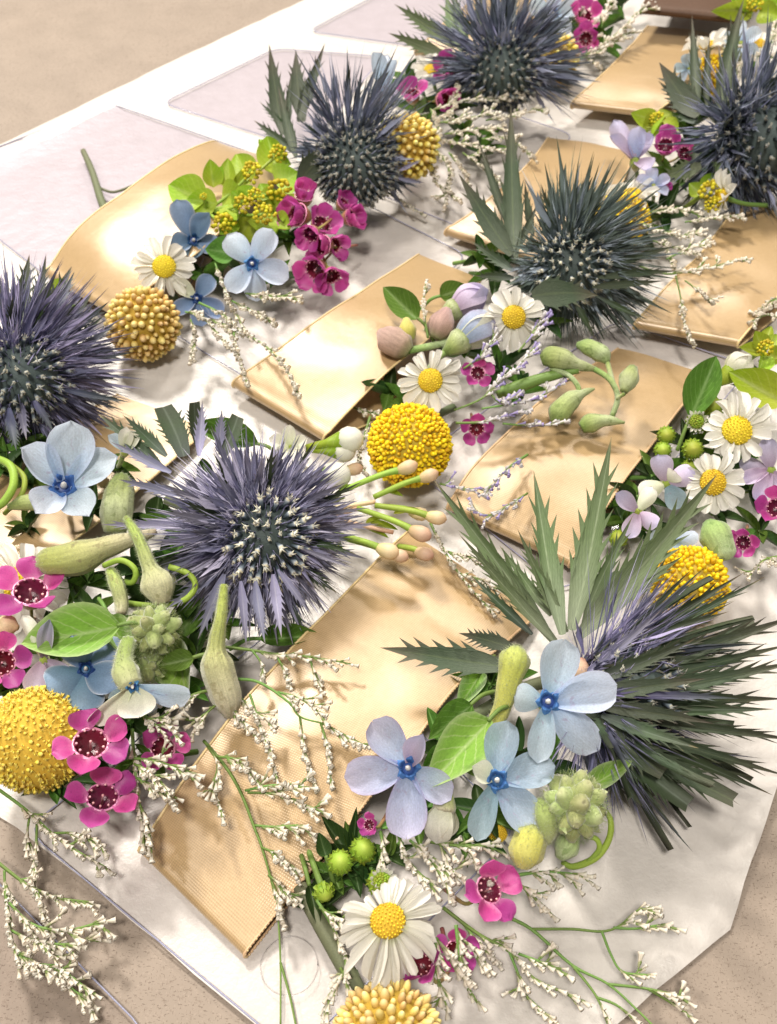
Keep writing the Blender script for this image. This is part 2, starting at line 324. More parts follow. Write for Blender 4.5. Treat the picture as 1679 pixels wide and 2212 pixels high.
def m_ribbon():
    k = NT('satin_ribbon'); uv = k.n('ShaderNodeUVMap'); uv.uv_map = 'UVMap'
    gc = k.n('ShaderNodeTexCoord')
    sp = k.n('ShaderNodeSeparateXYZ'); k.l(uv.outputs[0], sp.inputs[0])
    big = k.noise(gc.outputs['Object'], .5, 3)
    fine = k.noise(gc.outputs['Object'], 9, 4)
    c = k.ramp(k.math('MULTIPLY_ADD', fine, .5, k.math('MULTIPLY', big, .5)), [(.3, (.40, .262, .118)), (.7, (.48, .328, .165))])
    # ribbed weave: threads run across the ribbon, uv is in cm
    a = k.math('SINE', k.math('MULTIPLY', sp.outputs[0], TAU / .058)); b2 = k.math('SINE', k.math('MULTIPLY', sp.outputs[1], TAU / .058))
    h = k.math('ADD', k.math('MULTIPLY', a, .55), k.math('MULTIPLY', b2, .4))
    h = k.math('ADD', h, k.math('MULTIPLY', k.noise(gc.outputs['Object'], 40, 2), .5))
    bp = k.n('ShaderNodeBump'); bp.inputs['Strength'].default_value = .36; bp.inputs['Distance'].default_value = .006
    k.l(h, bp.inputs['Height'])
    bp2 = k.n('ShaderNodeBump'); bp2.inputs['Strength'].default_value = .20; bp2.inputs['Distance'].default_value = .12
    k.l(k.noise(gc.outputs['Object'], 1.3, 2), bp2.inputs['Height']); k.l(bp.outputs[0], bp2.inputs['Normal'])
    hv = k.n('ShaderNodeHueSaturation'); k.l(c, hv.inputs['Color']); k.l(k.math('MULTIPLY_ADD', h, .17, .93), hv.inputs['Value'])
    b = k.n('ShaderNodeBsdfPrincipled'); k.l(hv.outputs[0], b.inputs['Base Color']); b.inputs['Roughness'].default_value = .34
    b.inputs['Metallic'].default_value = .12; b.inputs['Coat Weight'].default_value = .6; b.inputs['Coat Roughness'].default_value = .36; b.inputs['Coat IOR'].default_value = 1.6; b.inputs['Specular IOR Level'].default_value = .6
    b.inputs['Sheen Weight'].default_value = .2; b.inputs['Sheen Tint'].default_value = (1, .85, .6, 1)
    k.l(bp2.outputs[0], b.inputs['Normal']); k.l(b.outputs[0], k.out.inputs[0]); return k.m
M['ribbon'] = m_ribbon()
M['brown'] = plant('painted_shade_ribbon', flat((.10, .058, .028)), transl=0, rough=.5, fine=9)  # shade on the top-edge gold loop, put into a dark brown base colour
M['selvedge'] = plant('ribbon_selvedge', flat((.66, .47, .25)), var=.1, transl=0, rough=.4, spec=.5)
def m_table():
    k = NT('speckled_laminate'); gc = k.n('ShaderNodeTexCoord'); v = gc.outputs['Object']
    base = k.ramp(k.noise(v, .6, 4), [(.3, (.262, .214, .172)), (.7, (.306, .25, .202))])
    q = k.noise(v, 5.5, 5, .7); base = k.mix(k.math('MULTIPLY', k.math('GREATER_THAN', q, .60), .30), base, (.16, .115, .085))
    mp = k.n('ShaderNodeMapping'); mp.inputs['Scale'].default_value = (9, 26, 1); mp.inputs['Rotation'].default_value = (0, 0, .6); k.l(v, mp.inputs[0])
    f1 = k.noise(mp.outputs[0], 1, 2); base = k.mix(k.math('MULTIPLY', k.math('GREATER_THAN', f1, .635), .6), base, (.10, .07, .05))
    mp2 = k.n('ShaderNodeMapping'); mp2.inputs['Scale'].default_value = (28, 9, 1); mp2.inputs['Rotation'].default_value = (0, 0, .2); k.l(v, mp2.inputs[0])
    f2 = k.noise(mp2.outputs[0], 1, 2); base = k.mix(k.math('MULTIPLY', k.math('GREATER_THAN', f2, .645), .55), base, (.12, .085, .06))
    f3 = k.noise(v, 14, 3, .6); base = k.mix(k.math('MULTIPLY', k.math('GREATER_THAN', f3, .62), .35), base, (.37, .30, .245))
    b = k.n('ShaderNodeBsdfPrincipled'); k.l(base, b.inputs['Base Color']); b.inputs['Roughness'].default_value = .5; b.inputs['Specular IOR Level'].default_value = .2
    bp = k.n('ShaderNodeBump'); bp.inputs['Strength'].default_value = .12; bp.inputs['Distance'].default_value = .02; k.l(q, bp.inputs['Height']); k.l(bp.outputs[0], b.inputs['Normal'])
    k.l(b.outputs[0], k.out.inputs[0]); return k.m
M['table'] = m_table()
def m_paper():
    k = NT('white_tissue_paper'); gc = k.n('ShaderNodeTexCoord'); v = gc.outputs['Object']
    c = k.ramp(k.noise(v, 1.6, 5, .65), [(.3, (.58, .54, .50)), (.7, (.64, .60, .56))])
    b = k.n('ShaderNodeBsdfPrincipled'); k.l(c, b.inputs['Base Color']); b.inputs['Roughness'].default_value = .40; b.inputs['Specular IOR Level'].default_value = .7
    bp = k.n('ShaderNodeBump'); bp.inputs['Strength'].default_value = .40; bp.inputs['Distance'].default_value = .10
    k.l(k.math('ADD', k.noise(v, 2.2, 5, .6), k.math('MULTIPLY', k.noise(v, 12, 3), .25)), bp.inputs['Height']); k.l(bp.outputs[0], b.inputs['Normal'])
    t = k.n('ShaderNodeBsdfTransparent'); mx = k.n('ShaderNodeMixShader'); mx.inputs[0].default_value = .08
    k.l(b.outputs[0], mx.inputs[1]); k.l(t.outputs[0], mx.inputs[2]); k.l(mx.outputs[0], k.out.inputs[0]); return k.m
M['paper'] = m_paper()
def m_clear(name, tint, rough):
    k = NT(name); t = k.n('ShaderNodeBsdfTransparent'); t.inputs[0].default_value = (*tint, 1)
    g = k.n('ShaderNodeBsdfGlossy'); g.inputs['Roughness'].default_value = rough
    gc = k.n('ShaderNodeTexCoord'); bp = k.n('ShaderNodeBump'); bp.inputs['Strength'].default_value = .25; bp.inputs['Distance'].default_value = .1
    k.l(k.noise(gc.outputs['Object'], .8, 2), bp.inputs['Height']); k.l(bp.outputs[0], g.inputs['Normal'])
    fr = k.n('ShaderNodeFresnel'); fr.inputs[0].default_value = 1.28; mx = k.n('ShaderNodeMixShader'); k.l(fr.outputs[0], mx.inputs[0])
    k.l(t.outputs[0], mx.inputs[1]); k.l(g.outputs[0], mx.inputs[2]); k.l(mx.outputs[0], k.out.inputs[0]); return k.m
M['clear'] = m_clear('clear_plastic', (.965, .96, .965), .10)
M['lilacfilm'] = m_clear('lilac_plastic', (.80, .785, .845), .10)
M['clearedge'] = plant('plastic_edge', flat((.30, .30, .42)), transl=0, rough=.2, spec=.6, bump=0)
# ------------------------------------------------------------------ shared unit meshes
MS = {}
for i in range(8):
    MS['daisy', i] = one('daisy_petal', petal(w_daisy, 9, 4, U(.1, .4), U(-.28, .10), U(.01, .06), U(0, .5), i), M['daisy'])
for mat in ('starlight', 'starlav', 'stargrey', 'stardark', 'lilac', 'whitepetal'):
    for i in range(4):
        MS[mat, i] = one('star_petal', petal(w_star, 10, 6, (.18, .30, -.16, .24)[i], (-.14, .08, -.26, .02)[i], .07, (0, .1, 0, .2)[i], i + 20, (0, -.05, .04, -.06)[i]), M[mat])
for mat in ('starlight', 'starlav', 'lilac', 'whitepetal'):
    MS['wrap', mat] = one('bud_petal', petal(w_star, 10, 6, -.12, 0, .02, 0, 9, 0, .30), M[mat])
MS['podleaf'] = one('sepal', petal(w_leaf, 5, 3, .2, .1, 0, 0, 2), M['pod'])
for i in range(4):
    MS['magenta', i] = one('waxflower_petal', petal(w_round, 8, 8, (.26, .40, .15, .3)[i], (.05, .16, -.10, .2)[i], .10, .12, i + 40), M['magenta'])
for mat, cut in (('t_green', 0), ('t_sage', 0), ('t_dark', 0), ('t_mauve', 0), ('t_silver', 0), ('t_navy', 0), ('t_green', 1), ('t_dark', 1)):
    for i in range(4):
        MS[mat, cut, i] = one('thistle_bract', bract_shape(i + 60 + 10 * cut, (5, 7, 4, 6)[i], bool(cut), (.05, .14, -.10, .2)[i]), M[mat])
for mat in ('t_dark', 't_sage'):
    for i in (4, 5):
        MS[mat, 0, i] = one('thistle_leaf', bract_shape(i + 95, 4, False, (.08, -.06)[i - 4], .34), M[mat])
for mat in ('green', 'dkgreen', 'fuzzleaf', 'lime'):
    for i in range(3):
        MS[mat, i] = one('leaf', petal(w_leaf, 10, 6, (.16, .25, .1)[i], (-.12, .1, -.25)[i], .02, 0, i + 80, -.10), M[mat])
fl_prof = [(0, .06), (.12, .13), (.34, .16), (.42, .13), (.62, .17), (.84, .25), (1, .30), (.93, .20), (.86, .04)]
for i in range(3):
    MS['floret', i] = one('floret', lathe(fl_prof, 6, .30, i), M['floret'])
    MS['floretblue', i] = one('floret', lathe(fl_prof, 6, .30, i), M['floretblue'])
knob = lathe([(-.25, .45), (.1, .50), (.5, .50), (.8, .36), (1.0, .10)], 8, .08, 3)
for mat in ('ball_ochre', 'ball_pale', 'ball_gold'):
    MS[mat] = one('ball_floret', knob, M[mat])
rk = random.Random(5)
def tuftk():
    m = MB(); m.add(*lathe([(-.2, .4), (.3, .45), (.7, .38), (.9, .15)], 6, .2, rk.randint(0, 99)), 0)
    return m
SPIKE = (  # thin three-sided spine along x
    [Vector((0, .5, 0)), Vector((0, -.5, 0)), Vector((0, 0, .35)), Vector((.45, .36, .03)), Vector((.45, -.36, .03)), Vector((.45, 0, .28)), Vector((1, 0, .06))],
    [(0, 3, 4, 1), (1, 4, 5, 2), (2, 5, 3, 0), (3, 6, 4), (4, 6, 5), (5, 6, 3)], [(0, .5)] * 3 + [(.5, .5)] * 3 + [(1, .5)])
BARB = (  # spine with two side barbs
    SPIKE[0] + [Vector((.40, .3, .1)), Vector((.5, .3, .1)), Vector((.68, 1.6, .2)), Vector((.55, -.3, .1)), Vector((.63, -.3, .1)), Vector((.80, -1.5, .2))],
    SPIKE[1] + [(7, 8, 9), (10, 12, 11)], SPIKE[2] + [(.5, .5)] * 6)
BLADE = (  # flat keeled bractlet
    [Vector((0, .35, 0)), Vector((0, -.35, 0)), Vector((.3, 1.0, .1)), Vector((.3, -1.0, .1)), Vector((.32, 0, -.25)), Vector((.65, .75, .25)), Vector((.65, -.75, .25)), Vector((.66, 0, -.05)), Vector((1, 0, .5)),
     Vector((.52, 2.0, .3)), Vector((.72, -1.9, .3))],
    [(0, 2, 4), (0, 4, 1), (1, 4, 3), (2, 5, 7, 4), (4, 7, 6, 3), (5, 8, 7), (7, 8, 6), (2, 9, 5), (6, 3, 10)], [(0, .5)] * 2 + [(.3, .9), (.3, .1), (.32, .5), (.65, .9), (.65, .1), (.66, .5), (1, .5), (.8, 1), (.85, 0)])
def golden(n, th0, th1):
    """unit directions spread evenly between two angles from +Z"""
    c0, c1 = math.cos(math.radians(th0)), math.cos(math.radians(th1)); out = []
    for i in range(n):
        z = c0 + (c1 - c0) * (i + .5) / n; r = math.sqrt(max(0, 1 - z * z)); a = i * 2.399963
        out.append(Vector((r * math.cos(a), r * math.sin(a), z)))
    return out
def tubepart(name, par, pts, radii, mat, seg=7, ridge=0.0, k=5, kind=None, flat=1.0):
    s = spline(pts, k); m = MB(); m.add(*tube(s, radii, seg, ridge, flat), 0.0)
    return part(name, m.mesh(name, M[mat]), par, kind=kind)
def stem_down(par, p, n, r, L=2.2, mat='stem', to=None):
    e = to if to is not None else Vector((p.x - n.x * L, p.y - n.y * L * .6 + .6, max(.25, p.z - abs(n.z) * L)))
    mid = p - n * L * .4; mid.z = max(mid.z, .3)
    return tubepart('stem', par, [p, mid, e], [r, r * .9, r], mat)

# ------------------------------------------------------------------ flowers
def daisy(x, y, z, rpx, label, tilt=(0, .25), n=20, droop=(-12, 6), disc=.36, seed=0, skip=(), lens=None, stem=True):
    r_ = random.Random(seed); p = P(x, y, z); s = cmpx(p); R = rpx * s; a = face(p, *tilt)
    th = thing('daisy', label, 'daisy', p, 'white daisies with yellow centres')
    F = frame(p, a, 0)
    dr = R * disc
    dm = one('disc', lathe([(-.35, .3), (-.1, .85), (.05, 1.0), (.22, .88), (.36, .6), (.44, .25), (.46, .05)], 14), M['disc'])
    X = F @ Matrix.Rotation(-math.pi / 2, 4, 'Y')
    d = part('disc', dm, th, X @ Matrix.Scale(dr, 4))
    m = MB(); sh = blob(6, 3, .9, .62)
    for i, q in enumerate(golden(95, 0, 74)):
        pos = Vector((q.x * 1.0, q.y * 1.0, q.z * .55 - .06)); dr_ = Vector((q.x * .6, q.y * .6, 1)).normalized()
        R3 = dr_.to_track_quat('X', 'Z').to_matrix().to_4x4(); R3.translation = pos
        m.add(*sh, r_.random(), R3 @ Matrix.Scale(.088 * r_.uniform(.8, 1.25), 4))
    me = m.mesh('disc_florets', M['discfl'])
    sub('disc_florets', me, d, Matrix.Rotation(math.pi / 2, 4, 'Y'), 'stuff')
    cal = one('calyx', lathe([(-.9, .18), (-.7, .5), (-.3, .95), (-.12, 1.0)], 10), M['daisybud'])
    part('calyx', cal, th, X @ Matrix.Scale(dr * .8, 4))
    for i in range(n):
        ang = 360 * (i + r_.uniform(-.28, .28)) / n
        if any(a0 <= ang % 360 <= a1 for a0, a1 in skip): continue
        L = R - dr * .80; L *= r_.uniform(.78, 1.08)
        if lens: L *= lens(ang)
        el = math.radians(r_.uniform(*droop)) - (0.05 if i % 2 else 0)
        a2 = math.radians(ang); rad = (F.to_3x3() @ Vector((math.cos(a2), math.sin(a2), 0)))
        di = rad * math.cos(el) + a * math.sin(el)
        tw = r_.uniform(-.5, .5); tan = a.cross(rad); nn = (a * math.cos(tw) + tan * math.sin(tw))
        w = R * r_.uniform(.19, .30) * 20 / max(n, 15)
        p0 = p + rad * dr * .78 - a * dr * (.06 + .05 * (i % 2))
        part('petal', MS['daisy', r_.randint(0, 7)], th, along(p0, p0 + di * L, nn, w))
    if stem: stem_down(th, p - a * dr * .6, a, .09)
    return th
def star(x, y, z, rpx, label, tilt=(0, .2), roll=90, mat='starlight', spec=None, cor='corona', seed=0, elev=8, wid=.72, tube_mat='pod', stem=True, corsz=.22, cat='blue flower', group='pale blue five petalled star flowers'):
    r_ = random.Random(seed + 100); p = P(x, y, z); s = cmpx(p); R = rpx * s; a = face(p, *tilt); F = frame(p, a, 0); F3 = F.to_3x3()
    th = thing('blue_star_flower', label, cat, p, group)
    spec = spec or [(roll + 72 * i + r_.uniform(-6, 6), r_.uniform(.92, 1.05), r_.uniform(.92, 1.08), elev + r_.uniform(-6, 8)) for i in range(5)]
    for i, sp in enumerate(spec):
        ang, L, w, el = sp[:4]; mt = sp[4] if len(sp) > 4 else mat
        a2 = math.radians(ang); e = math.radians(el); rad = F3 @ Vector((math.cos(a2), math.sin(a2), 0)); di = rad * math.cos(e) + a * math.sin(e)
        nn = a * math.cos(e) - rad * math.sin(e); tw = r_.uniform(-.22, .22); nn = nn * math.cos(tw) + rad.cross(a) * math.sin(tw)
        p0 = p + rad * R * .10
        part('petal', MS[mt, r_.randint(0, 3)], th, along(p0, p0 + di * (R * L), nn, R * wid * w))
    if cor:
        m = MB(); c = R * corsz; off = math.radians(spec[0][0] + 36); ph = r_.uniform(0, 6)
        def crown(t, q):
            th_ = TAU * q; l5 = math.cos(5 * (th_ - off)); ru = .5 * math.sin(15 * th_ + ph) + .5 * math.sin(10 * th_ + 2 * ph)
            if t < .5: rr = .50 + .5 * t; hh = .12 + t * (1.0 + .5 * l5 + .22 * ru)
            else: rr = .75 + (t - .5) * (.42 + .34 * l5 + .10 * ru); hh = .12 + (1 - t) * 1.0 + (.25 * l5 + .11 * ru) * (1 - abs(t - .5)) 
            return (c * rr * math.cos(th_), c * rr * math.sin(th_), c * hh)
        m.add(*grid(6, 40, crown), 0.0)
        cm = part('corona', m.mesh('corona', M[cor]), th, F)
        m2 = one('corona_throat', lathe([(.02 * c, c * .72), (.10 * c, c * .66), (.12 * c, c * .1)], 10), M['coronadk'])
        sub('corona_throat', m2, cm, Matrix.Rotation(-math.pi / 2, 4, 'Y'))
        st = one('stigma', lathe([(0, c * .24), (c * .4, c * .26), (c * .75, c * .18), (c * .95, c * .03)], 7), M['stigma'])
        part('stigma', st, th, F @ Matrix.Rotation(-math.pi / 2, 4, 'Y'))
    if stem:
        b = p - a * R * .5; b.z = max(.25, b.z)
        tubepart('flower_tube', th, [p - a * R * .01, p - a * R * .18, b], [R * .16, R * .20, R * .09], tube_mat, 8)
        stem_down(th, b, a, .08, 1.6, 'podgreen')
    return th
def wax(x, y, z, rpx, label, tilt=(0, .15), roll=90, seed=0, elev=25, spec=None, cup=.40, stem=True):
    r_ = random.Random(seed + 300); p = P(x, y, z); s = cmpx(p); R = rpx * s; a = face(p, *tilt); F = frame(p, a, 0); F3 = F.to_3x3()
    th = thing('pink_waxflower', label, 'waxflower', p, 'magenta waxflowers')
    c = R * cup; X = F @ Matrix.Rotation(-math.pi / 2, 4, 'Y')
    prof = [(-.95, .02), (-.93, .40), (-.70, .72), (-.35, .90), (-.06, .98), (.03, 1.0), (.10, 1.06), (.04, 1.16)]
    sh = lathe(prof, 14, .03, seed); sh = (sh[0], sh[1][:-1], sh[2])
    part('cup', one('cup', sh, M['maroon']), th, X @ Matrix.Scale(c, 4))
    ch = lathe([(-1.7, .12), (-1.4, .4), (-.95, .78), (-.4, 1.02), (-.08, 1.06)], 10); ch = (ch[0], ch[1][:-1], ch[2])
    part('calyx', one('calyx', ch, M['calyxred']), th, X @ Matrix.Scale(c, 4))
    spec = spec or [(roll + 72 * i + r_.uniform(-7, 7), 1.0, 1.0, elev + r_.uniform(-14, 14)) for i in range(5)]
    for i, (ang, L, w, el) in enumerate(spec):
        a2 = math.radians(ang); e = math.radians(el); rad = F3 @ Vector((math.cos(a2), math.sin(a2), 0)); di = rad * math.cos(e) + a * math.sin(e)
        nn = a * math.cos(e) - rad * math.sin(e); p0 = p + rad * c * .95 - a * c * .02
        part('petal', MS['magenta', r_.randint(0, 3)], th, along(p0, p0 + di * ((R - c * .8) * L), nn, R * .80 * w))
    stm = bpy.data.meshes.get('stamen') or one('stamen', lathe([(0, .10), (.7, .08), (.8, .12), (1, .08)], 5), M['pinkpale'])
    for i in range(10):
        a2 = TAU * (i + .5) / 10; rad = F3 @ Vector((math.cos(a2), math.sin(a2), 0))
        p0 = p + rad * c * .92; part('stamen', stm, th, along(p0, p0 + (a * 1.0 - rad * .25) * c * .30, rad, c * .8, c * .8))
    part('pistil', one('pistil', lathe([(-.8, .10), (.1, .06), (.25, .10), (.32, .03)], 6), M['pinkpale']), th, X @ Matrix.Scale(c, 4))
    if stem: stem_down(th, p - a * c * 1.4, a, .05, 1.4, 'calyxred')
    return th
def ball(x, y, z, rpx, label, mode, axis=(0, .6), n=230, size=.105, squash=1.0, seed=0, stem=None, long=1.0):
    r_ = random.Random(seed + 500); p = P(x, y, z); s = cmpx(p); R = rpx * s; a = face(p, *axis); F = frame(p, a, 0)
    th = thing('yellow_ball_flower', label, 'ball flower', p, 'round yellow ball flowers')
    Q = F @ Matrix.Diagonal((1, 1, squash, 1))
    part('ball_core', one('ball_core', lathe([(-math.cos(math.pi * i / 10) , max(.02, math.sin(math.pi * i / 10))) for i in range(11)], 16), M['lemoncore' if mode == 'fluffy' else 'ballcore']), th,
         F @ Matrix.Diagonal((R * .88, R * .88, R * .88 * squash, 1)) @ Matrix.Rotation(-math.pi / 2, 4, 'Y'))
    mb = MB()
    for i, q in enumerate(golden(n, 0, 165)):
        q = (q + Vector((r_.uniform(-1, 1), r_.uniform(-1, 1), r_.uniform(-1, 1)))* .05).normalized()
        loc = Q @ (q * R * .86); nrm = (F.to_3x3() @ Vector((q.x, q.y, q.z / squash))).normalized()
        k = R * size * r_.uniform(.72, 1.22)
        Mx = along(loc, loc + nrm * (k * 1.75 * long * r_.uniform(.85, 1.2)), Vector((0, 0, 1)) if abs(nrm.z) < .9 else Vector((1, 0, 0)), k * 1.75, k * 1.75)
        if mode.startswith('fine') or mode == 'fluffy':
            if mode == 'fluffy':
                for t in range(9):
                    d = (nrm + Vector((r_.uniform(-1, 1), r_.uniform(-1, 1), r_.uniform(-1, 1))) * .55).normalized()
                    mb.add(*SPIKE, r_.random(), along(loc, loc + d * k * r_.uniform(1.0, 2.0), nrm.orthogonal(), k * .55, k * .55))
                if r_.random() < .5: mb.add(*blob(5, 3), r_.random(), Matrix.Translation(loc + nrm * k * 1.2) @ Matrix.Scale(k * r_.uniform(.35, .7), 4))
            else: mb.add(*knob, r_.random(), Mx)
        else: part('ball_floret', MS[mode], th, Mx)
    if mb.v: part('ball_florets', mb.mesh('ball_florets', M['ball_lemon' if mode == 'fluffy' else 'ball_yellow']), th, kind='stuff')
    if stem: tubepart('stem', th, [p - a * R * .8] + stem, [.14, .13, .14], 'stemdk')
    return th
def floret_pts(th, pts, fl, dens, side, bias, mat, r_, joined, t0=.15, spread=.55):
    s = spline(pts, 6); n = len(s)
    ln = sum((s[i + 1] - s[i]).length for i in range(n - 1)); cnt = max(3, int(ln * (1 - t0) / fl * dens * .78)); mb = joined
    for i in range(cnt + 1):
        t = t0 + (1 - t0) * i / cnt; x = t * (n - 1); j = min(int(x), n - 2); q = s[j].lerp(s[j + 1], x - j); d = (s[j + 1] - s[j]).normalized()
        sd = side * r_.uniform(.1, 1.0) if r_.random() < bias else -side * r_.uniform(.1, .6)
        up = Vector((r_.uniform(-.4, .4), r_.uniform(-.4, .4), r_.uniform(-.15, .6)))
        dd = (d * (1.0 if i < cnt else 2.5) + (sd + up) * spread).normalized(); k = fl * r_.uniform(.95, 1.6)
        q = q + (sd + up) * fl * .10
        if q.z + dd.z * k < .12: dd.z = abs(dd.z) * .3; dd.normalize()
        Mx = along(q, q + dd * k, Vector((0, 0, 1)), k * .60, k * .60)
        if mb is not None:
            src = FLS[r_.randint(0, 2)]; mb.add(*src, r_.random(), Mx)
        else: part('floret', MS[mat, r_.randint(0, 2)], th, Mx)
FLS = [lathe(fl_prof, 6, .30, i) for i in range(3)]
def sprig(label, stems, flpx=26, dens=3.4, side=None, bias=.8, mat='floret', seed=0, joined=False, sub_n=4, sub_len=1.25, bare=None, t0=.2, stemmat='stem', rad=.044, clus=None):
    """stems: list of pixel paths [(x, y, z), ...]; the first is the main stem, all carry florets unless their index is in bare"""
    r_ = random.Random(seed + 900); bare = bare or ()
    p0 = P(*stems[0][0]); th = thing('white_flower_sprig', label, 'flower sprig', p0, 'sprigs of tiny white flowers')
    side = Vector(side) if side else Vector((.25, -1, .1)); side.normalize()
    mb = MB() if joined else None
    for i, st in enumerate(stems):
        pts = [P(*q) for q in st]; fl = flpx * .86 * cmpx(pts[-1]); nm = 'stem' if i == 0 else 'branch'
        tubepart(nm, th, pts, [rad * (1 if i == 0 else .75), rad * .5], stemmat, 5)
        if i in bare: continue
        s = spline(pts, 8)
        floret_pts(th, pts, fl, dens * .9, side, bias, mat, r_, mb, t0)
        for k in range(sub_n):
            t = t0 + (1 - t0) * (k + .5 + r_.uniform(-.25, .25)) / sub_n; j = min(int(t * (len(s) - 1)), len(s) - 2)
            d = (s[j + 1] - s[j]).normalized(); sd = (side if r_.random() < bias else -side) * r_.uniform(.5, 1.1)
            dd = (d + sd + Vector((0, 0, r_.uniform(0, .35)))).normalized(); L = fl * sub_len * r_.uniform(.7, 1.3)
            e = s[j] + dd * L; e.z = max(e.z, .15)
            mid = s[j].lerp(e, .5) + d * L * .12
            tubepart('spikelet', th, [s[j], mid, e], [rad * .5, rad * .35], stemmat, 4, k=3)
            floret_pts(th, [s[j], mid, e], fl, dens, side, bias, mat, r_, mb, .15)
    if mb is not None: part('florets', mb.mesh('florets', M[mat]), th, kind='stuff')
    return th
def pod(name, label, path, radii_px, mat, cat, group=None, seg=9, ridge=.05, stem=None, stem_r=.07, stem_mat='podgreen', cap=None, hairy=0, lobes=None, flat=1.0):
    pts = [P(*q) for q in path]; s = cmpx(pts[0]); th = thing(name, label, cat, pts[0], group)
    radii_px = [q * (.88 if name == 'seed_pod' else 1) for q in radii_px]
    tubepart({'seed_pod': 'pod_body', 'flower_bud': 'bud_body'}.get(name, 'body'), th, pts, [r * s for r in radii_px], mat, seg * 2 if ridge else seg, ridge, flat=flat)
    if hairy: downy(th, pts, [r * s for r in radii_px], int(hairy * 1.6), .09)
    if lobes:
        e, d0 = pts[lobes], (pts[lobes] - pts[lobes - 1 if lobes > 0 else 1]).normalized()
        for i in range(4):
            o = Matrix.Rotation(TAU * i / 4 + .4, 3, d0) @ d0.orthogonal().normalized(); r0 = radii_px[lobes] * s
            part('sepal', MS['podleaf'], th, along(e + o * r0 * .4, e + d0 * r0 * 1.6 + o * r0 * 1.1, o, r0 * 1.0))
    if stem: tubepart('stem', th, [P(*q) for q in stem], [stem_r], stem_mat, 7)
    if cap:
        cp = [P(*q) for q in cap[0]]; tubepart('calyx', th, cp, [r * s for r in cap[1]], cap[2], 9)
    return th
def wrapbud(label, base, tip, rpx, mats, n=5, calyx='podgreen', seed=0, group='downy green pods and buds', open_=.10):
    r_ = random.Random(seed + 77); p0, p1 = P(*base), P(*tip); R = rpx * cmpx(p0); ax = (p1 - p0).normalized(); th = thing('flower_bud', label, 'flower bud', p0, group)
    u = ax.orthogonal().normalized(); w = ax.cross(u)
    for i in range(n):
        b = TAU * i / n + r_.uniform(-.2, .2); rad = u * math.cos(b) + w * math.sin(b); k = .85 + .15 * (i % 2)
        part('petal', MS['wrap', mats[i % len(mats)]], th, along(p0 + rad * R * .30, p1 + rad * R * r_.uniform(.5, 1.6) * open_ + ax * r_.uniform(-.1, .05), rad, R * 1.75, R * 2.6 * k))
    c = MB(); c.add(*tube([p0 - ax * R * .9, p0 - ax * R * .35, p0 + ax * R * .12, p0 + ax * R * .45], [R * .22, R * .5, R * .72, R * .70], 10), 0.0)
    part('calyx', c.mesh('calyx', M[calyx]), th)
    e = p0 - ax * R * 2.2; e.z = max(.3, e.z - .4); tubepart('stem', th, [p0 - ax * R * .8, p0 - ax * R * 1.5, e], [R * .2, R * .18], 'podgreen', 7)
    return th
def downy(th, pts, radii, n, L=.075, seed=0):
    r_ = random.Random(seed + 33); s = spline(pts, 6); mb = MB()
    for i in range(n):
        t = r_.random(); x = t * (len(s) - 1); j = min(int(x), len(s) - 2); q = s[j].lerp(s[j + 1], x - j); d = (s[j + 1] - s[j]).normalized()
        o = d.orthogonal().normalized(); b = r_.uniform(0, TAU); rad = o * math.cos(b) + d.cross(o) * math.sin(b)
        c = q + rad * interp(radii, t) * .97; mb.add(*SPIKE, r_.random(), along(c, c + (rad + d * r_.uniform(-.6, .6) + d.cross(rad) * r_.uniform(-.5, .5)).normalized() * L * r_.uniform(.6, 1.4), d, .009, .009))
    part('down', mb.mesh('down', M['hair']), th, kind='stuff')
def leaf(label, base, tip, wpx, mat='green', nrm=None, var=0, roll=0.0, name='leaf', cat='leaf', stem=True, key=None):
    p0, p1 = P(*base), P(*tip); s = cmpx(p0); th = thing(name, label, cat, p0)
    n = face(p0.lerp(p1, .5), roll, .2) if nrm is None else Vector(nrm).normalized()
    part('blade', MS[key or (mat, var)], th, along(p0, p1, n, wpx * s))
    if stem:
        d = (p0 - p1).normalized() * .8; e = p0 + d; e.z = max(.3, e.z - .4)
        tubepart('stalk', th, [p0 + (p1 - p0) * .04, p0 + d * .4, e], [.05, .06], 'stem', 6)
    return th
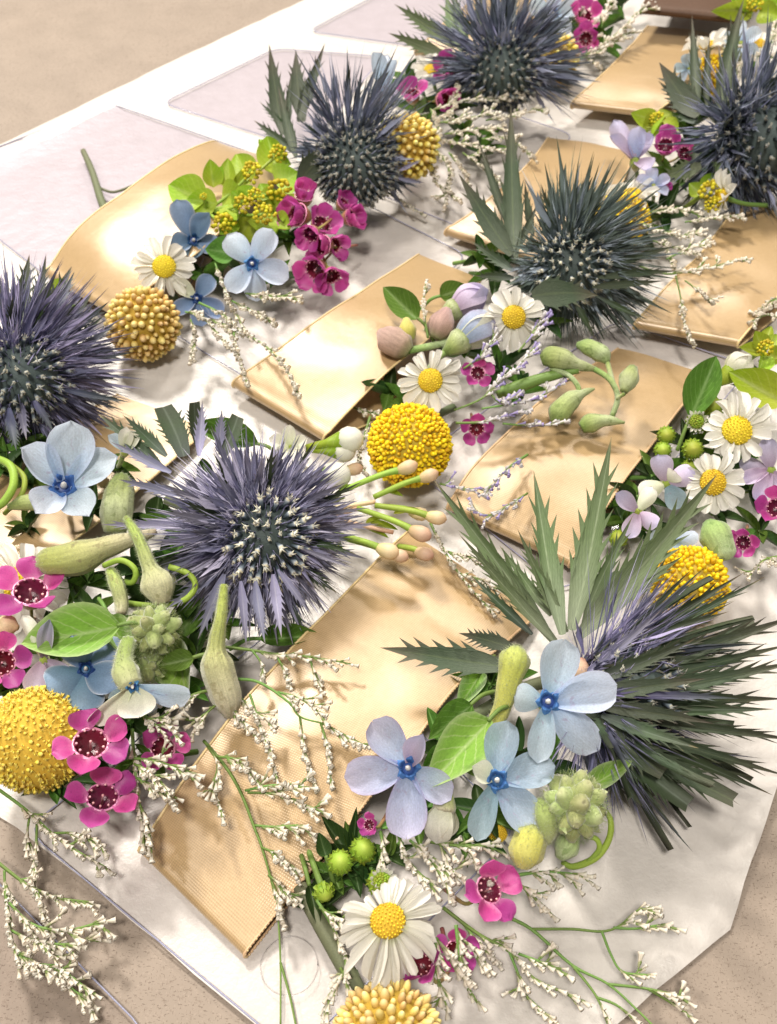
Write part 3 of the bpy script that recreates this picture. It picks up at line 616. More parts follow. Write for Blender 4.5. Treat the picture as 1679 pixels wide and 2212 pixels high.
def thistle(label, c, axis, rc, head=1.25, nfl=110, nsp=380, Lsp=150, wsp=7, sp_ang=(55, 105), nbr=26, Lbr=170, wbr=22, br_ang=(70, 100), br_mat=('t_green',), sp_mat='t_steel',
            fl_mat='t_floret', sectors=(), leaves=(), stem=None, seed=0, fl_to=95, inner=90, blade=.30, cutfrac=0.0, flk=.30):
    nsp = int(nsp * 1.7); nfl = int(nfl * 1.35); wsp *= .74; inner = int(inner * 1.5)
    r_ = random.Random(seed + 1300); p = P(*c); s = cmpx(p); R = rc * s; a = face(p, *axis); F = frame(p, a, 0); F3 = F.to_3x3()
    th = thing('thistle', label, 'thistle', p, 'spiky blue thistles')
    part('flower_head', one('flower_head', lathe([(-math.cos(math.pi * i / 9) , max(.02, math.sin(math.pi * i / 9))) for i in range(10)], 14, .04, seed), M['t_core']), th,
         F @ Matrix.Diagonal((R * .93, R * .93, R * .93 * head, 1)) @ Matrix.Rotation(-math.pi / 2, 4, 'Y'))
    S3 = Matrix.Diagonal((1, 1, head, 1))
    def secmul(az):
        k = 1.0
        for a0, a1, mm in sectors:
            if (az - a0) % 360 <= (a1 - a0) % 360: k = mm
        return k
    mb = MB(); mb2 = MB()
    tubs = lathe([(0, .16), (.5, .20), (.75, .26), (.85, .2)], 5, .1, 1)
    for q in golden(nfl, 0, fl_to):
        loc = F @ (S3 @ (q * R * .9)); d = (F3 @ Vector((q.x, q.y, q.z * .9 + .15))).normalized(); k = R * flk * r_.uniform(.75, 1.3)
        d = (d + Vector((r_.uniform(-1, 1), r_.uniform(-1, 1), r_.uniform(-1, 1))) * .18).normalized()
        mb.add(*tubs, 0.3, along(loc, loc + d * k, d.orthogonal(), k * .7, k * .7)); tip = loc + d * k * .8
        for j in range(5):
            e = (d + (F3 @ Vector((r_.uniform(-1, 1), r_.uniform(-1, 1), r_.uniform(-1, 1)))) * .75).normalized()
            v, f, uv = SPIKE; mb.add(v, f, [(.75 + .25 * t[0], .5) for t in uv], .3 + r_.uniform(0, .5), along(tip, tip + e * k * .46, d.orthogonal(), k * .20, k * .20))
    for q in golden(inner, 5, fl_to + 8):
        loc = F @ (S3 @ (q * R * .88)); d = (F3 @ Vector((q.x, q.y, q.z * .8 + .2)) + Vector((r_.uniform(-1, 1), r_.uniform(-1, 1), r_.uniform(-1, 1))) * .2).normalized()
        k = R * r_.uniform(.28, .62); mb2.add(*(BARB if r_.random() < .4 else SPIKE), r_.random(), along(loc, loc + d * k, d.orthogonal(), wsp * s * .8, wsp * s * .8))
    part('floret_cluster', mb.mesh('floret_cluster', M[fl_mat]), th, kind='stuff')
    def fan(ang):
        az = r_.uniform(0, 360); el = math.radians(r_.uniform(*ang)); a2 = math.radians(az)
        rad = Vector((math.cos(a2), math.sin(a2), 0)); return az, el, (F3 @ rad), rad
    for i in range(nsp):
        az, el, rw, rad = fan(sp_ang); m = secmul(az); tier = r_.random() < .38
        if r_.random() > .35 + .65 * m: continue
        k = Lsp * s * r_.uniform(.55, 1.0) * m
        if tier: k *= r_.uniform(.35, .65); el *= r_.uniform(.5, .9)
        if k < .12: continue
        zc = r_.uniform(-.15, .35) if tier else -r_.uniform(.15, .6)
        loc = F @ Vector((rad.x * R * .82, rad.y * R * .82, zc * R * head))
        d = (rw * math.sin(el) + a * math.cos(el) + Vector((r_.uniform(-1, 1), r_.uniform(-1, 1), r_.uniform(-1, 1))) * .30).normalized()
        e = loc + d * k; e.z = max(e.z, .12)
        kk = r_.random(); nn = (a + rw * r_.uniform(-.8, .8) + rw.cross(a) * r_.uniform(-.9, .9)).normalized()
        if kk < blade: mb2.add(*BLADE, r_.random(), along(loc, e, nn, wsp * s * r_.uniform(.5, 1.2), wsp * s * 1.6))
        else: mb2.add(*(BARB if kk < .85 else SPIKE), r_.random(), along(loc, e, nn, wsp * s * r_.uniform(.45, 1.1), wsp * s * .8))
    part('spines', mb2.mesh('spines', M[sp_mat]), th, kind='stuff')
    for i in range(nbr):
        az, el, rw, rad = fan(br_ang); az0 = 360 * (i + r_.uniform(-.4, .4)) / nbr; a2 = math.radians(az0); rad = Vector((math.cos(a2), math.sin(a2), 0)); rw = F3 @ rad
        k = Lbr * s * r_.uniform(.72, 1.08) * secmul(az0)
        if k < .2: continue
        loc = F @ Vector((rad.x * R * .55, rad.y * R * .55, -R * head * r_.uniform(.25, .6)))
        d = (rw * math.sin(el) + a * math.cos(el)).normalized(); e = loc + d * k; e.z = max(e.z, .15)
        cut = r_.random() < cutfrac and (br_mat[i % len(br_mat)], 1, 0) in MS
        part('bract', MS[br_mat[i % len(br_mat)], int(cut), r_.randint(0, 3)], th, along(loc, e, (a + rw * r_.uniform(-.5, .1) + rw.cross(a) * r_.uniform(-.5, .5)).normalized(), wbr * s * r_.uniform(.7, 1.3) * (1.0 if not cut else .8)))
    for lf in leaves:  # base, tip, width px, material, variant, roll
        p0, p1 = P(*lf[0]), P(*lf[1]); nn = face(p0.lerp(p1, .5), lf[5] if len(lf) > 5 else 0, .15)
        cut = 1 if len(lf) > 6 else 0
        part('leaf', MS[lf[3], cut, lf[4]], th, along(p0, p1, nn, lf[2] * cmpx(p0)))
    if stem: tubepart('stem', th, [p - a * R * head * .8] + [P(*q) for q in stem], [R * .3, .16, .16], 'stemdk', 8)
    return th
def limecluster(label, bracts, umbels, seed=0):
    """bracts: (base, tip, width px); umbels: (x, y, z, radius px)"""
    r_ = random.Random(seed + 1700); p = P(*bracts[0][0]); th = thing('lime_green_spurge', label, 'green filler flower', p, 'lime green filler flowers')
    for i, (b, t, w) in enumerate(bracts):
        p0, p1 = P(*b), P(*t); n = face(p0, r_.uniform(-.5, .5), r_.uniform(-.2, .5)); part('bract', MS['lime', i % 3], th, along(p0, p1, n, w * cmpx(p0)))
    for (x, y, z, rr) in umbels:
        q = P(x, y, z); s = cmpx(q); R = rr * s; mb = MB(); sh = blob(6, 4)
        for d in golden(26, 0, 100):
            dd = frame(q, face(q, 0, .4)).to_3x3() @ d; mb.add(*sh, r_.random(), Matrix.Translation(q + dd * R * r_.uniform(.7, 1.05)) @ Matrix.Scale(R * .20 * r_.uniform(.8, 1.2), 4))
        part('umbel', mb.mesh('umbel', M['umbel']), th, kind='stuff')
        tubepart('stalk', th, [q, q.lerp(p, .5) - Vector((0, 0, .3)), p - Vector((0, 0, .4))], [.06, .05, .07], 'limestem', 6)
    tubepart('stem', th, [p, p - Vector((.2, -.3, .5)), Vector((p.x - .5, p.y + .8, .3))], [.1, .09], 'limestem', 7)
    return th
def filler(label, spots, mats=('dkgreen', 'green'), L=70, w=22, seed=0):
    """cut foliage tucked under the flowers: a few leafy shoots, each leaf a part"""
    r_ = random.Random(seed + 2100); p = P(*spots[0]); th = thing('leafy_shoot', label, 'foliage', p, 'leafy shoots under the flowers')
    for (x, y, z) in spots:
        q = P(x, y, z); s = cmpx(q); ang = r_.uniform(0, 360)
        for i in range(6):
            a = math.radians(ang + i * 60 + r_.uniform(-25, 25)); d = Vector((math.cos(a), math.sin(a), r_.uniform(-.1, .7))).normalized()
            e = q + d * L * s * r_.uniform(.7, 1.2); e.z = max(.2, e.z)
            part('leaf', MS[mats[r_.randint(0, len(mats) - 1)], r_.randint(0, 2)], th, along(q, e, Vector((d.x * -.5, d.y * -.5, 1)).normalized(), w * s * r_.uniform(.7, 1.3)))
        e = q + Vector((r_.uniform(-1, 1), r_.uniform(.3, 1), 0)) * 1.2; e.z = .3
        tubepart('stem', th, [q, q.lerp(e, .5), e], [.07, .08], 'stem', 6)
    return th

# ------------------------------------------------------------------ ribbon, sleeves, paper
def ribbon(label, st, fold=True, rad=None, mat='ribbon'):
    """st: (left px, right px, height) from the far end to the near end; the near end turns under and runs back along the table"""
    Ls = [P(*a, h) for a, b, h in st]; Rs = [P(*b, h) for a, b, h in st]
    c0 = (Ls[0] + Rs[0]) / 2; c0.z = 0
    th = thing('ribbon_cuff', label, 'ribbon', c0, 'gold satin ribbon cuffs')
    L, R = spline(Ls, 8), spline(Rs, 8)
    if fold:
        d = (((L[-1] + R[-1]) - (L[-4] + R[-4])) / 2); d.z = 0; d.normalize()
        h = (L[-1].z + R[-1].z) / 2; zb = rad if rad else max(.14, h - .40); r = (h - zb) / 2
        l0, r0 = L[-1].copy(), R[-1].copy(); l0.z = r0.z = 0
        for i in range(1, 9):
            a = math.pi * i / 8; off = d * math.sin(a) * min(r * 1.3, .38); z = zb + r + math.cos(a) * r
            L.append(l0 + off + Vector((0, 0, z))); R.append(r0 + off + Vector((0, 0, z)))
        for i in range(1, 6):
            L.append(l0 - d * .8 * i + Vector((0, 0, max(.16, zb - .12 * i)))); R.append(r0 - d * .8 * i + Vector((0, 0, max(.16, zb - .12 * i))))
    n = len(L); m = 14; u = 0; v, f, uv = [], [], []
    for i in range(n):
        if i: u += ((L[i] + R[i]) - (L[i - 1] + R[i - 1])).length / 2
        w = (R[i] - L[i]).length
        for j in range(m + 1):
            q = j / m; p = L[i].lerp(R[i], q)
            k = noise.noise(Vector((p.x * .55, p.y * .55, 3.1))) * .10 + .05 * math.sin(q * math.pi)
            v.append(p + Vector((0, 0, k if i < n - 14 or not fold else k * .3))); uv.append((u, q * w))
    for i in range(n - 1):
        for j in range(m):
            a = i * (m + 1) + j; f.append((a, a + m + 1, a + m + 2, a + 1))
    mb = MB(); mb.add(v, f, uv, 0.0)
    part('ribbon_band', mb.mesh('ribbon_band', M[mat]), th)
    for jj, sg in ((0, -1), (m, 1)):
        e = [v[i * (m + 1) + jj] for i in range(n)]; q = spline(e, 3); mb = MB(); mb.add(*tube(q, [.035], 5), 0.0)
        sh = blob(4, 2); acc = 0; last = q[0]
        wd = (R[0] - L[0]).normalized() * sg
        for a in q[1:]:
            sgm = (a - last).length; k = 0
            while acc + sgm > .10:
                t = (.10 - acc) / sgm; last = last.lerp(a, t); sgm = (a - last).length; acc = 0
                mb.add(*sh, U(0, 1), Matrix.Translation(last + wd * .02) @ Matrix.Scale(.032, 4))
            acc += sgm; last = a
        part('selvedge', mb.mesh('selvedge', M['selvedge' if mat == 'ribbon' else mat]), th)
    return th
def sleeve(label, quad, z=.06, bow=.05, rc=.6, circle=None, film='clear'):
    q = [P(x, y, 0) for x, y in quad]; c = sum(q, Vector()) / 4
    if sum(q[i - 1].x * q[i].y - q[i].x * q[i - 1].y for i in range(4)) < 0: q.reverse()
    th = thing('clear_sleeve', label, 'plastic sleeve', c, 'clear plastic sleeves')
    # rounded outline
    out = []
    for i in range(4):
        a, b, d = q[i - 1], q[i], q[(i + 1) % 4]; u, w = (a - b).normalized(), (d - b).normalized()
        for k in range(5):
            t = k / 4; out.append((b + u * rc).lerp(b, t).lerp(b.lerp(b + w * rc, t), t))
    z += .055
    def zz(p): return z + bow * (.5 + .5 * noise.noise(Vector((p.x * .25, p.y * .25, z * 9))))
    v, f, uv = [], [], []; n = len(out); K = 5
    for k in range(K + 1):
        for p in out:
            a = c.lerp(p, 1 - k / K * .98); v.append(Vector((a.x, a.y, zz(a)))); uv.append((k / K, 0))
    for k in range(K):
        for i in range(n):
            j = (i + 1) % n; f.append((k * n + i, k * n + j, (k + 1) * n + j, (k + 1) * n + i))
    f.append(tuple(K * n + i for i in range(n)))
    mb = MB(); mb.add(v, f, uv, 0.0); part('film', mb.mesh('film', M[film]), th)
    pts = [Vector((p.x, p.y, zz(p))) for p in out + out[:1]]; mb = MB(); mb.add(*tube(pts, [.022], 5), 0.0)
    part('welded_edge', mb.mesh('welded_edge', M['clearedge']), th)
    if circle:
        cc = P(circle[0], circle[1], z + bow + .02); r = circle[2] * cmpx(cc)
        pts = [cc + Vector((math.cos(TAU * i / 40) * r, math.sin(TAU * i / 40) * r, 0)) for i in range(41)]
        mb = MB(); mb.add(*tube(pts, [.014], 5), 0.0); part('hang_hole', mb.mesh('hang_hole', M['clear']), th)
    return th
def paper(label, poly, step=.55, ridge=()):
    from mathutils.geometry import delaunay_2d_cdt
    b = [P(x, y, 0).to_2d() for x, y in poly]; bb = []
    for i in range(len(b)):
        a, c = b[i], b[(i + 1) % len(b)]; k = max(1, int((c - a).length / step))
        nrm = Vector((a.y - c.y, c.x - a.x)).normalized()
        for j in range(k):
            q = a.lerp(c, j / k); q = q + nrm * .06 * noise.noise(Vector((q.x * .8, q.y * .8, 1.7))); bb.append(q)
    x0, x1 = min(p.x for p in bb), max(p.x for p in bb); y0, y1 = min(p.y for p in bb), max(p.y for p in bb)
    pts = list(bb)
    y = y0
    while y < y1:
        x = x0
        while x < x1:
            pts.append(Vector((x + U(-.12, .12), y + U(-.12, .12)))); x += step
        y += step
    r = delaunay_2d_cdt(pts, [], [list(range(len(bb)))], 1, 1e-5)
    v2, fc = r[0], r[2]
    rg = [(P(*a).to_2d(), P(*c).to_2d(), h, w) for a, c, h, w in ridge]
    v = []
    for p in v2:
        z = .03 + .035 * (1 + noise.noise(Vector((p.x * .45, p.y * .45, 0)))) + .012 * (1 + noise.noise(Vector((p.x * 1.6, p.y * 1.6, 5))))
        for a, c, h, w in rg:
            t = max(0, min(1, (p - a).dot(c - a) / (c - a).length_squared)); d = (p - a.lerp(c, t)).length
            z += h * max(0, 1 - d / w)
        v.append(Vector((p.x, p.y, z)))
    m = MB(); m.add(v, [tuple(q) for q in fc], [(p.x, p.y) for p in v2], 0.0)
    o = bpy.data.objects.new('paper_sheet', m.mesh('paper_sheet', M['paper'])); COL.objects.link(o)
    return props(o, label, 'paper')
# ================================================================== the place: table, paper, sleeves, ribbons
mb = MB(); mb.add(*grid(1, 1, lambda t, q: (-160 + 320 * t, -60 + 260 * q, 0)), 0.0)
tb = bpy.data.objects.new('table_top', mb.mesh('table_top', M['table'])); COL.objects.link(tb); tb['kind'] = 'structure'
paper('sheet of white tissue paper spread crinkled over the beige table under all the corsages',
      [(-330, 480), (0, 318), (440, 104), (665, 0), (900, -112), (2500, -112), (1950, 1100), (1690, 1660), (1575, 2010), (1330, 2216), (1140, 2370), (690, 2330), (180, 1903), (40, 1790), (-500, 1500)],
      ridge=[((1665, 1700), (1556, 1985), .40, .28), ((1556, 1985), (1330, 2180), .28, .30), ((1450, 1600), (1500, 1900), .12, .8), ((0, 345), (440, 130), .18, .9)])
sleeve('clear sleeve with two cut stems inside, left of the arched ribbon', [(240, 231), (560, 343), (330, 780), (-170, 392)], .09, film='lilacfilm')
sleeve('clear sleeve with its corner poking out left of the tall green thistle leaves', [(352, 231), (596, 112), (830, 130), (655, 328)], .10, film='lilacfilm')
sleeve('clear sleeve at the top beside the beige table corner', [(667, 75), (850, -22), (1060, -20), (930, 112)], .10, film='lilacfilm')
sleeve('clear sleeve under the folded ribbon behind the spiky thistle in the middle', [(770, 408), (1010, 505), (1240, 300), (1060, 240)], .11)
sleeve('clear sleeve under the ribbon with the pink buds', [(330, 700), (640, 890), (1010, 560), (770, 440)], .11)
sleeve('clear sleeve under the ribbon with the green curling pods', [(880, 1010), (1220, 1290), (1620, 800), (1330, 700)], .10)
sleeve('large clear sleeve under the nearest ribbon, its round hang hole showing', [(60, 1800), (640, 2285), (1120, 1800), (640, 1330)], .12, circle=(625, 2085, 62))
sleeve('clear sleeve lying on bare beige table in the near left corner', [(-250, 1660), (330, 2245), (150, 2420), (-420, 1980)], .06)

ribbon('arched gold ribbon beside the lime green flowers, bright along its crest', [((478, 311), (610, 350), .5), ((455, 307), (600, 372), 1.3), ((385, 333), (545, 440), 1.8), ((282, 403), (455, 520), 1.95), ((178, 483), (350, 602), 1.7), ((106, 576), (252, 661), 1.05)])
ribbon('gold ribbon between the pink buds and the mauve thistle, glaring white in its middle', [((905, 550), (1040, 605), .6), ((835, 595), (990, 670), 1.2), ((740, 655), (920, 735), 1.6), ((625, 738), (815, 822), 1.5), ((515, 815), (712, 932), .9)])
ribbon('gold ribbon under the green curling pods', [((1335, 755), (1530, 806), .3), ((1215, 830), (1455, 900), .8), ((1095, 935), (1372, 1005), 1.1), ((1020, 1010), (1300, 1108), 1.1), ((977, 1076), (1240, 1200), .75)])
ribbon('gold ribbon at the right behind the bristly green thistle, glowing on its near fold', [((1600, 432), (1810, 470), .6), ((1520, 540), (1745, 560), 1.1), ((1440, 620), (1668, 655), 1.3), ((1380, 688), (1605, 728), 1.0)])
ribbon('small folded gold ribbon behind the two tall dark leaves', [((1185, 296), (1370, 330), .4), ((1130, 368), (1335, 410), 1.1), ((1055, 432), (1265, 485), 1.3), ((973, 488), (1190, 560), .8)])
ribbon('gold ribbon loop between the topmost white sprigs and the right thistle', [((1400, 58), (1585, 80), .5), ((1345, 118), (1530, 148), 1.0), ((1290, 172), (1470, 200), 1.2), ((1243, 214), (1425, 236), 1.0)])
ribbon('gold ribbon seen through the spines of the topmost thistle', [((1090, -60), (1240, -30), .4), ((1010, 10), (1200, 40), .9), ((950, 60), (1150, 90), 1.1), ((905, 100), (1100, 135), .8)])
ribbon('gold ribbon under the dark navy thistle and the cupped blue flower', [((255, 850), (450, 930), .3), ((120, 935), (320, 1040), .5), ((-20, 1045), (165, 1165), .9), ((-150, 1160), (20, 1290), 1.3)], fold=False)
ribbon('ribbon loop at the top edge, painted dark brown for shade, behind the folded gold loop', [((1520, -150), (1700, -130), 1.4), ((1450, -80), (1660, -60), 2.0), ((1390, 10), (1600, 30), 2.1)], mat='brown')
ribbon('nearest gold ribbon, its ribbed weave and cut corner in sharp focus', [((880, 1150), (1160, 1330), .3), ((815, 1212), (1095, 1385), .7), ((700, 1330), (990, 1478), 1.0), ((565, 1470), (880, 1622), 1.15), ((430, 1640), (755, 1775), 1.0), ((312, 1818), (540, 2043), .45)], rad=.12)

# ================================================================== thistles
thistle('mauve grey thistle in the near centre left with its pale florets facing up', (572, 1158, 2.9), (.22, -.20), 88, 1.0, flk=.38, nfl=44, nsp=620, Lsp=185, wsp=7.5, sp_ang=(50, 96), nbr=44, Lbr=205, wbr=21,
        br_ang=(45, 96), br_mat=('t_silver', 't_mauve', 't_silver', 't_green'), sp_mat='t_silverspine', fl_mat='t_floret', seed=1, fl_to=72,
        sectors=((100, 200, 1.15), (-60, 20, .95)), leaves=[
            ((350, 1010, 2.2), (217, 896, 2.6), 34, 't_green', 0, -.2), ((360, 985, 2.3), (272, 897, 3.0), 26, 't_green', 1, .2), ((398, 985, 2.3), (366, 876, 3.0), 48, 't_green', 0, 0, 1),
            ((432, 970, 2.3), (412, 872, 3.1), 28, 't_green', 1, .2, 1), ((430, 985, 2.6), (438, 866, 3.4), 22, 't_silver', 0), ((470, 975, 2.6), (486, 886, 3.4), 20, 't_silver', 1), ((480, 985, 2.5), (520, 900, 3.1), 34, 't_green', 2, 0, 1),
            ((370, 1020, 2.6), (234, 955, 3.2), 22, 't_silver', 2), ((400, 1070, 2.8), (255, 1036, 3.4), 22, 't_silver', 0), ((420, 1135, 2.8), (217, 1131, 3.2), 20, 't_silver', 1),
            ((480, 1225, 2.8), (353, 1328, 2.8), 22, 't_silver', 3), ((590, 1240, 3.0), (608, 1379, 2.4), 24, 't_silver', 0), ((552, 1255, 3.0), (566, 1393, 2.2), 22, 't_silver', 1), ((520, 1255, 2.9), (537, 1396, 2.0), 20, 't_silver', 2),
            ((485, 1240, 2.9), (428, 1380, 2.0), 26, 't_silver', 0), ((600, 1230, 3.0), (675, 1325, 2.4), 16, 't_silver', 2), ((640, 1180, 3.0), (768, 1234, 2.8), 9, 't_silver', 1)],
        stem=[(470, 1120, .9), (360, 1080, .5)])
thistle('dark navy thistle cut off by the left edge behind the cupped blue flower', (45, 810, 2.8), (.35, -.30), 88, 1.1, nfl=60, nsp=560, Lsp=225, wsp=7, sp_ang=(50, 95), nbr=26, Lbr=225, wbr=22, br_ang=(60, 92), br_mat=('t_navy', 't_green'),
        sp_mat='t_violet', fl_mat='t_floretdk', seed=2, fl_to=80, sectors=((90, 270, .9),), leaves=[
            ((35, 710, 3.0), (64, 556, 3.6), 40, 't_green', 0), ((65, 715, 3.0), (106, 567, 3.6), 28, 't_green', 1), ((90, 720, 3.0), (152, 558, 3.4), 36, 't_green', 2), ((95, 725, 3.0), (160, 592, 3.3), 26, 't_navy', 0),
            ((110, 750, 2.9), (190, 644, 3.1), 32, 't_green', 3), ((125, 765, 2.8), (226, 682, 3.0), 20, 't_green', 0), ((130, 785, 2.9), (255, 702, 2.9), 18, 't_navy', 1), ((20, 700, 3.1), (-5, 600, 3.6), 30, 't_green', 1),
            ((40, 860, 2.8), (58, 955, 2.6), 20, 't_mauve', 0), ((70, 860, 2.8), (120, 930, 2.4), 18, 't_navy', 2), ((20, 880, 2.9), (30, 985, 2.6), 20, 't_navy', 1), ((130, 840, 2.6), (282, 872, 2.0), 14, 't_navy', 3)],
        stem=[(-60, 850, .8), (-150, 900, .5)])
g3 = []
for (bx, by, bz), (tx, ty, tz), w, mt, vr, *ex in [
    ((1195, 1385, 2.2), (945, 1040, 3.2), 56, 't_sage', 0, -.3), ((1205, 1390, 2.2), (1000, 1165, 2.8), 40, 't_sage', 1, .2), ((1215, 1370, 2.3), (1148, 1000, 3.6), 62, 't_sage', 2, .2), ((1235, 1360, 2.3), (1325, 955, 3.8), 76, 't_sage', 0, -.2),
    ((1250, 1375, 2.4), (1545, 1062, 3.6), 82, 't_sage', 1, .1), ((1225, 1365, 2.2), (1120, 1160, 2.8), 36, 't_sage', 3), ((1260, 1350, 2.1), (1345, 1130, 2.8), 40, 't_sage', 3, .3), ((1300, 1330, 2.3), (1480, 1185, 2.6), 38, 't_sage', 2),
    ((1100, 1440, 2.2), (822, 1400, 2.3), 84, 't_dark', 0), ((1110, 1400, 1.9), (995, 1360, 2.0), 50, 't_dark', 1), ((1150, 1370, 2.0), (1010, 1240, 2.2), 34, 't_green', 2), ((1190, 1330, 2.0), (1080, 1180, 2.4), 30, 't_sage', 0),
    ((1290, 1430, 2.6), (1600, 1245, 3.2), 44, 't_green', 0), ((1310, 1420, 2.6), (1640, 1268, 3.2), 34, 't_green', 1), ((1290, 1420, 2.8), (1462, 1222, 3.4), 26, 't_mauve', 2), ((1300, 1470, 3.0), (1700, 1345, 3.2), 62, 't_dark', 3),
    ((1330, 1480, 3.0), (1710, 1395, 3.1), 44, 't_dark', 0), ((1330, 1500, 3.1), (1715, 1450, 3.0), 56, 't_dark', 1), ((1320, 1520, 3.1), (1720, 1495, 2.9), 48, 't_dark', 2), ((1340, 1530, 3.0), (1665, 1535, 2.6), 50, 't_green', 0),
    ((1330, 1540, 3.0), (1710, 1605, 2.4), 40, 't_dark', 3), ((1320, 1560, 2.9), (1700, 1680, 2.0), 42, 't_dark', 0), ((1320, 1570, 2.9), (1690, 1712, 1.8), 44, 't_green', 2), ((1270, 1560, 3.2), (1570, 1722, 2.0), 58, 't_dark', 1, .2, 1),
    ((1268, 1540, 3.2), (1425, 1680, 2.6), 80, 't_dark', 0, .4, 1), ((1280, 1580, 2.8), (1480, 1730, 1.8), 66, 't_green', 1, .2, 1), ((1290, 1600, 2.4), (1400, 1740, 1.4), 70, 't_dark', 2, 0, 1), ((1270, 1600, 2.2), (1345, 1745, 1.2), 60, 't_dark', 1),
    ((1290, 1460, 3.2), (1465, 1420, 3.6), 62, 't_dark', 2, .3), ((1290, 1520, 2.9), (1440, 1560, 3.2), 50, 't_dark', 3), ((1300, 1400, 2.9), (1560, 1330, 3.3), 44, 't_green', 3), ((1340, 1600, 2.2), (1640, 1640, 1.6), 14, 't_mauve', 0),
    ((1275, 1500, 3.5), (1520, 1462, 4.0), 58, 't_dark', 4, .3), ((1280, 1470, 3.4), (1500, 1395, 4.0), 46, 't_green', 1, .2), ((1290, 1525, 3.5), (1545, 1545, 3.7), 52, 't_dark', 5, .2), ((1270, 1450, 3.3), (1430, 1330, 3.8), 34, 't_mauve', 1), ((1300, 1545, 3.4), (1500, 1620, 3.2), 48, 't_green', 3, .3), ((1330, 1500, 3.6), (1600, 1500, 3.8), 30, 't_navy', 2), ((1340, 1440, 3.5), (1560, 1360, 3.8), 26, 't_dark', 2)]:
    g3.append(((bx, by, bz), (tx, ty, tz), w * (.80 if mt == 't_sage' else .68), mt, vr, *ex))
thistle('large dark green thistle at the near right with jagged leaves fanning over the ribbon', (1345, 1490, 2.3), (1.3, -.25), 98, 1.3, nfl=70, nsp=560, Lsp=280, wsp=6, sp_ang=(25, 84), nbr=46, Lbr=330, wbr=17, br_ang=(16, 66),
        br_mat=('t_dark', 't_navy', 't_green'), sp_mat='t_violet', fl_mat='t_floretdk', seed=3, sectors=((95, 180, .45),), fl_to=100, cutfrac=.4, blade=.25, leaves=g3, stem=[(1150, 1480, .9), (1000, 1560, .5)])
g4 = [((1112, 560, 2.0), (1097, 245, 4.2), 46, 't_dark', 4), ((1106, 550, 2.2), (987, 386, 3.6), 47, 't_dark', 4), ((1105, 500, 2.0), (1022, 296, 3.2), 22, 't_dark', 5), ((1152, 510, 2.2), (1125, 388, 3.0), 19, 't_dark', 5), ((1182, 515, 2.3), (1164, 413, 3.0), 19, 't_dark', 4),
      ((1150, 640, 3.0), (1288, 608, 3.2), 67, 't_dark', 5, .3), ((1110, 585, 1.9), (1021, 523, 2.0), 22, 't_green', 0), ((1110, 600, 1.9), (1027, 592, 1.8), 18, 't_green', 1), ((1115, 545, 2.1), (1160, 440, 2.8), 18, 't_dark', 4),
      ((1250, 540, 2.6), (1345, 400, 3.4), 18, 't_dark', 4), ((1270, 560, 2.7), (1400, 420, 3.2), 18, 't_dark', 5), ((1290, 580, 2.7), (1460, 530, 3.0), 19, 't_dark', 4), ((1290, 600, 2.7), (1470, 575, 2.8), 18, 't_dark', 5), ((1280, 620, 2.7), (1430, 606, 2.6), 19, 't_dark', 4),
      ((1240, 530, 2.6), (1292, 362, 3.4), 14, 't_dark', 5), ((1225, 520, 2.6), (1258, 372, 3.2), 14, 't_dark', 5), ((1240, 650, 2.6), (1290, 730, 1.6), 14, 't_green', 2), ((1290, 640, 2.5), (1395, 695, 1.8), 12, 't_green', 1)]
thistle('bristly blue green thistle in the middle right with two tall dark leaves', (1232, 575, 2.5), (.35, -.30), 74, 1.0, nfl=70, nsp=560, Lsp=215, wsp=6.5, sp_ang=(40, 95), nbr=14, Lbr=180, wbr=14, br_ang=(60, 95), br_mat=('t_dark', 't_green'), sp_mat='t_bluegreen',
        fl_mat='t_floret', seed=4, fl_to=85, sectors=((115, 250, .45), (250, 310, .75)), leaves=g4, stem=[(1130, 620, .9), (1080, 660, .5)])
g5 = [((612, 290, 2.0), (577, 108, 3.6), 38, 't_dark', 4), ((655, 262, 2.2), (622, 103, 3.6), 39, 't_dark', 5), ((645, 262, 2.2), (695, 103, 3.4), 29, 't_dark', 4), ((620, 290, 2.0), (623, 146, 3.0), 18, 't_dark', 5), ((646, 392, 2.6), (722, 300, 3.2), 54, 't_dark', 4, .3),
      ((640, 330, 1.8), (551, 262, 2.2), 22, 't_green', 0), ((640, 300, 1.9), (570, 225, 2.4), 16, 't_green', 1), ((860, 370, 2.4), (912, 345, 2.6), 8, 't_mauve', 0), ((860, 385, 2.3), (918, 399, 2.2), 9, 't_mauve', 1), ((640, 340, 2.2), (600, 200, 2.8), 25, 't_dark', 4)]
thistle('dark steel blue thistle beside the lime green flowers, three upright leaves at its left', (765, 352, 2.4), (.25, -.45), 84, 1.15, flk=.24, nfl=130, nsp=420, Lsp=165, wsp=5.5, sp_ang=(60, 96), nbr=18, Lbr=150, wbr=12, br_ang=(66, 98), br_mat=('t_navy', 't_green'), sp_mat='t_steel',
        fl_mat='t_floretdk', seed=5, fl_to=92, sectors=((40, 125, 1.2), (125, 190, .55), (190, 325, .28), (325, 400, .75)), leaves=g5, stem=[(640, 400, .8), (580, 440, .5)])
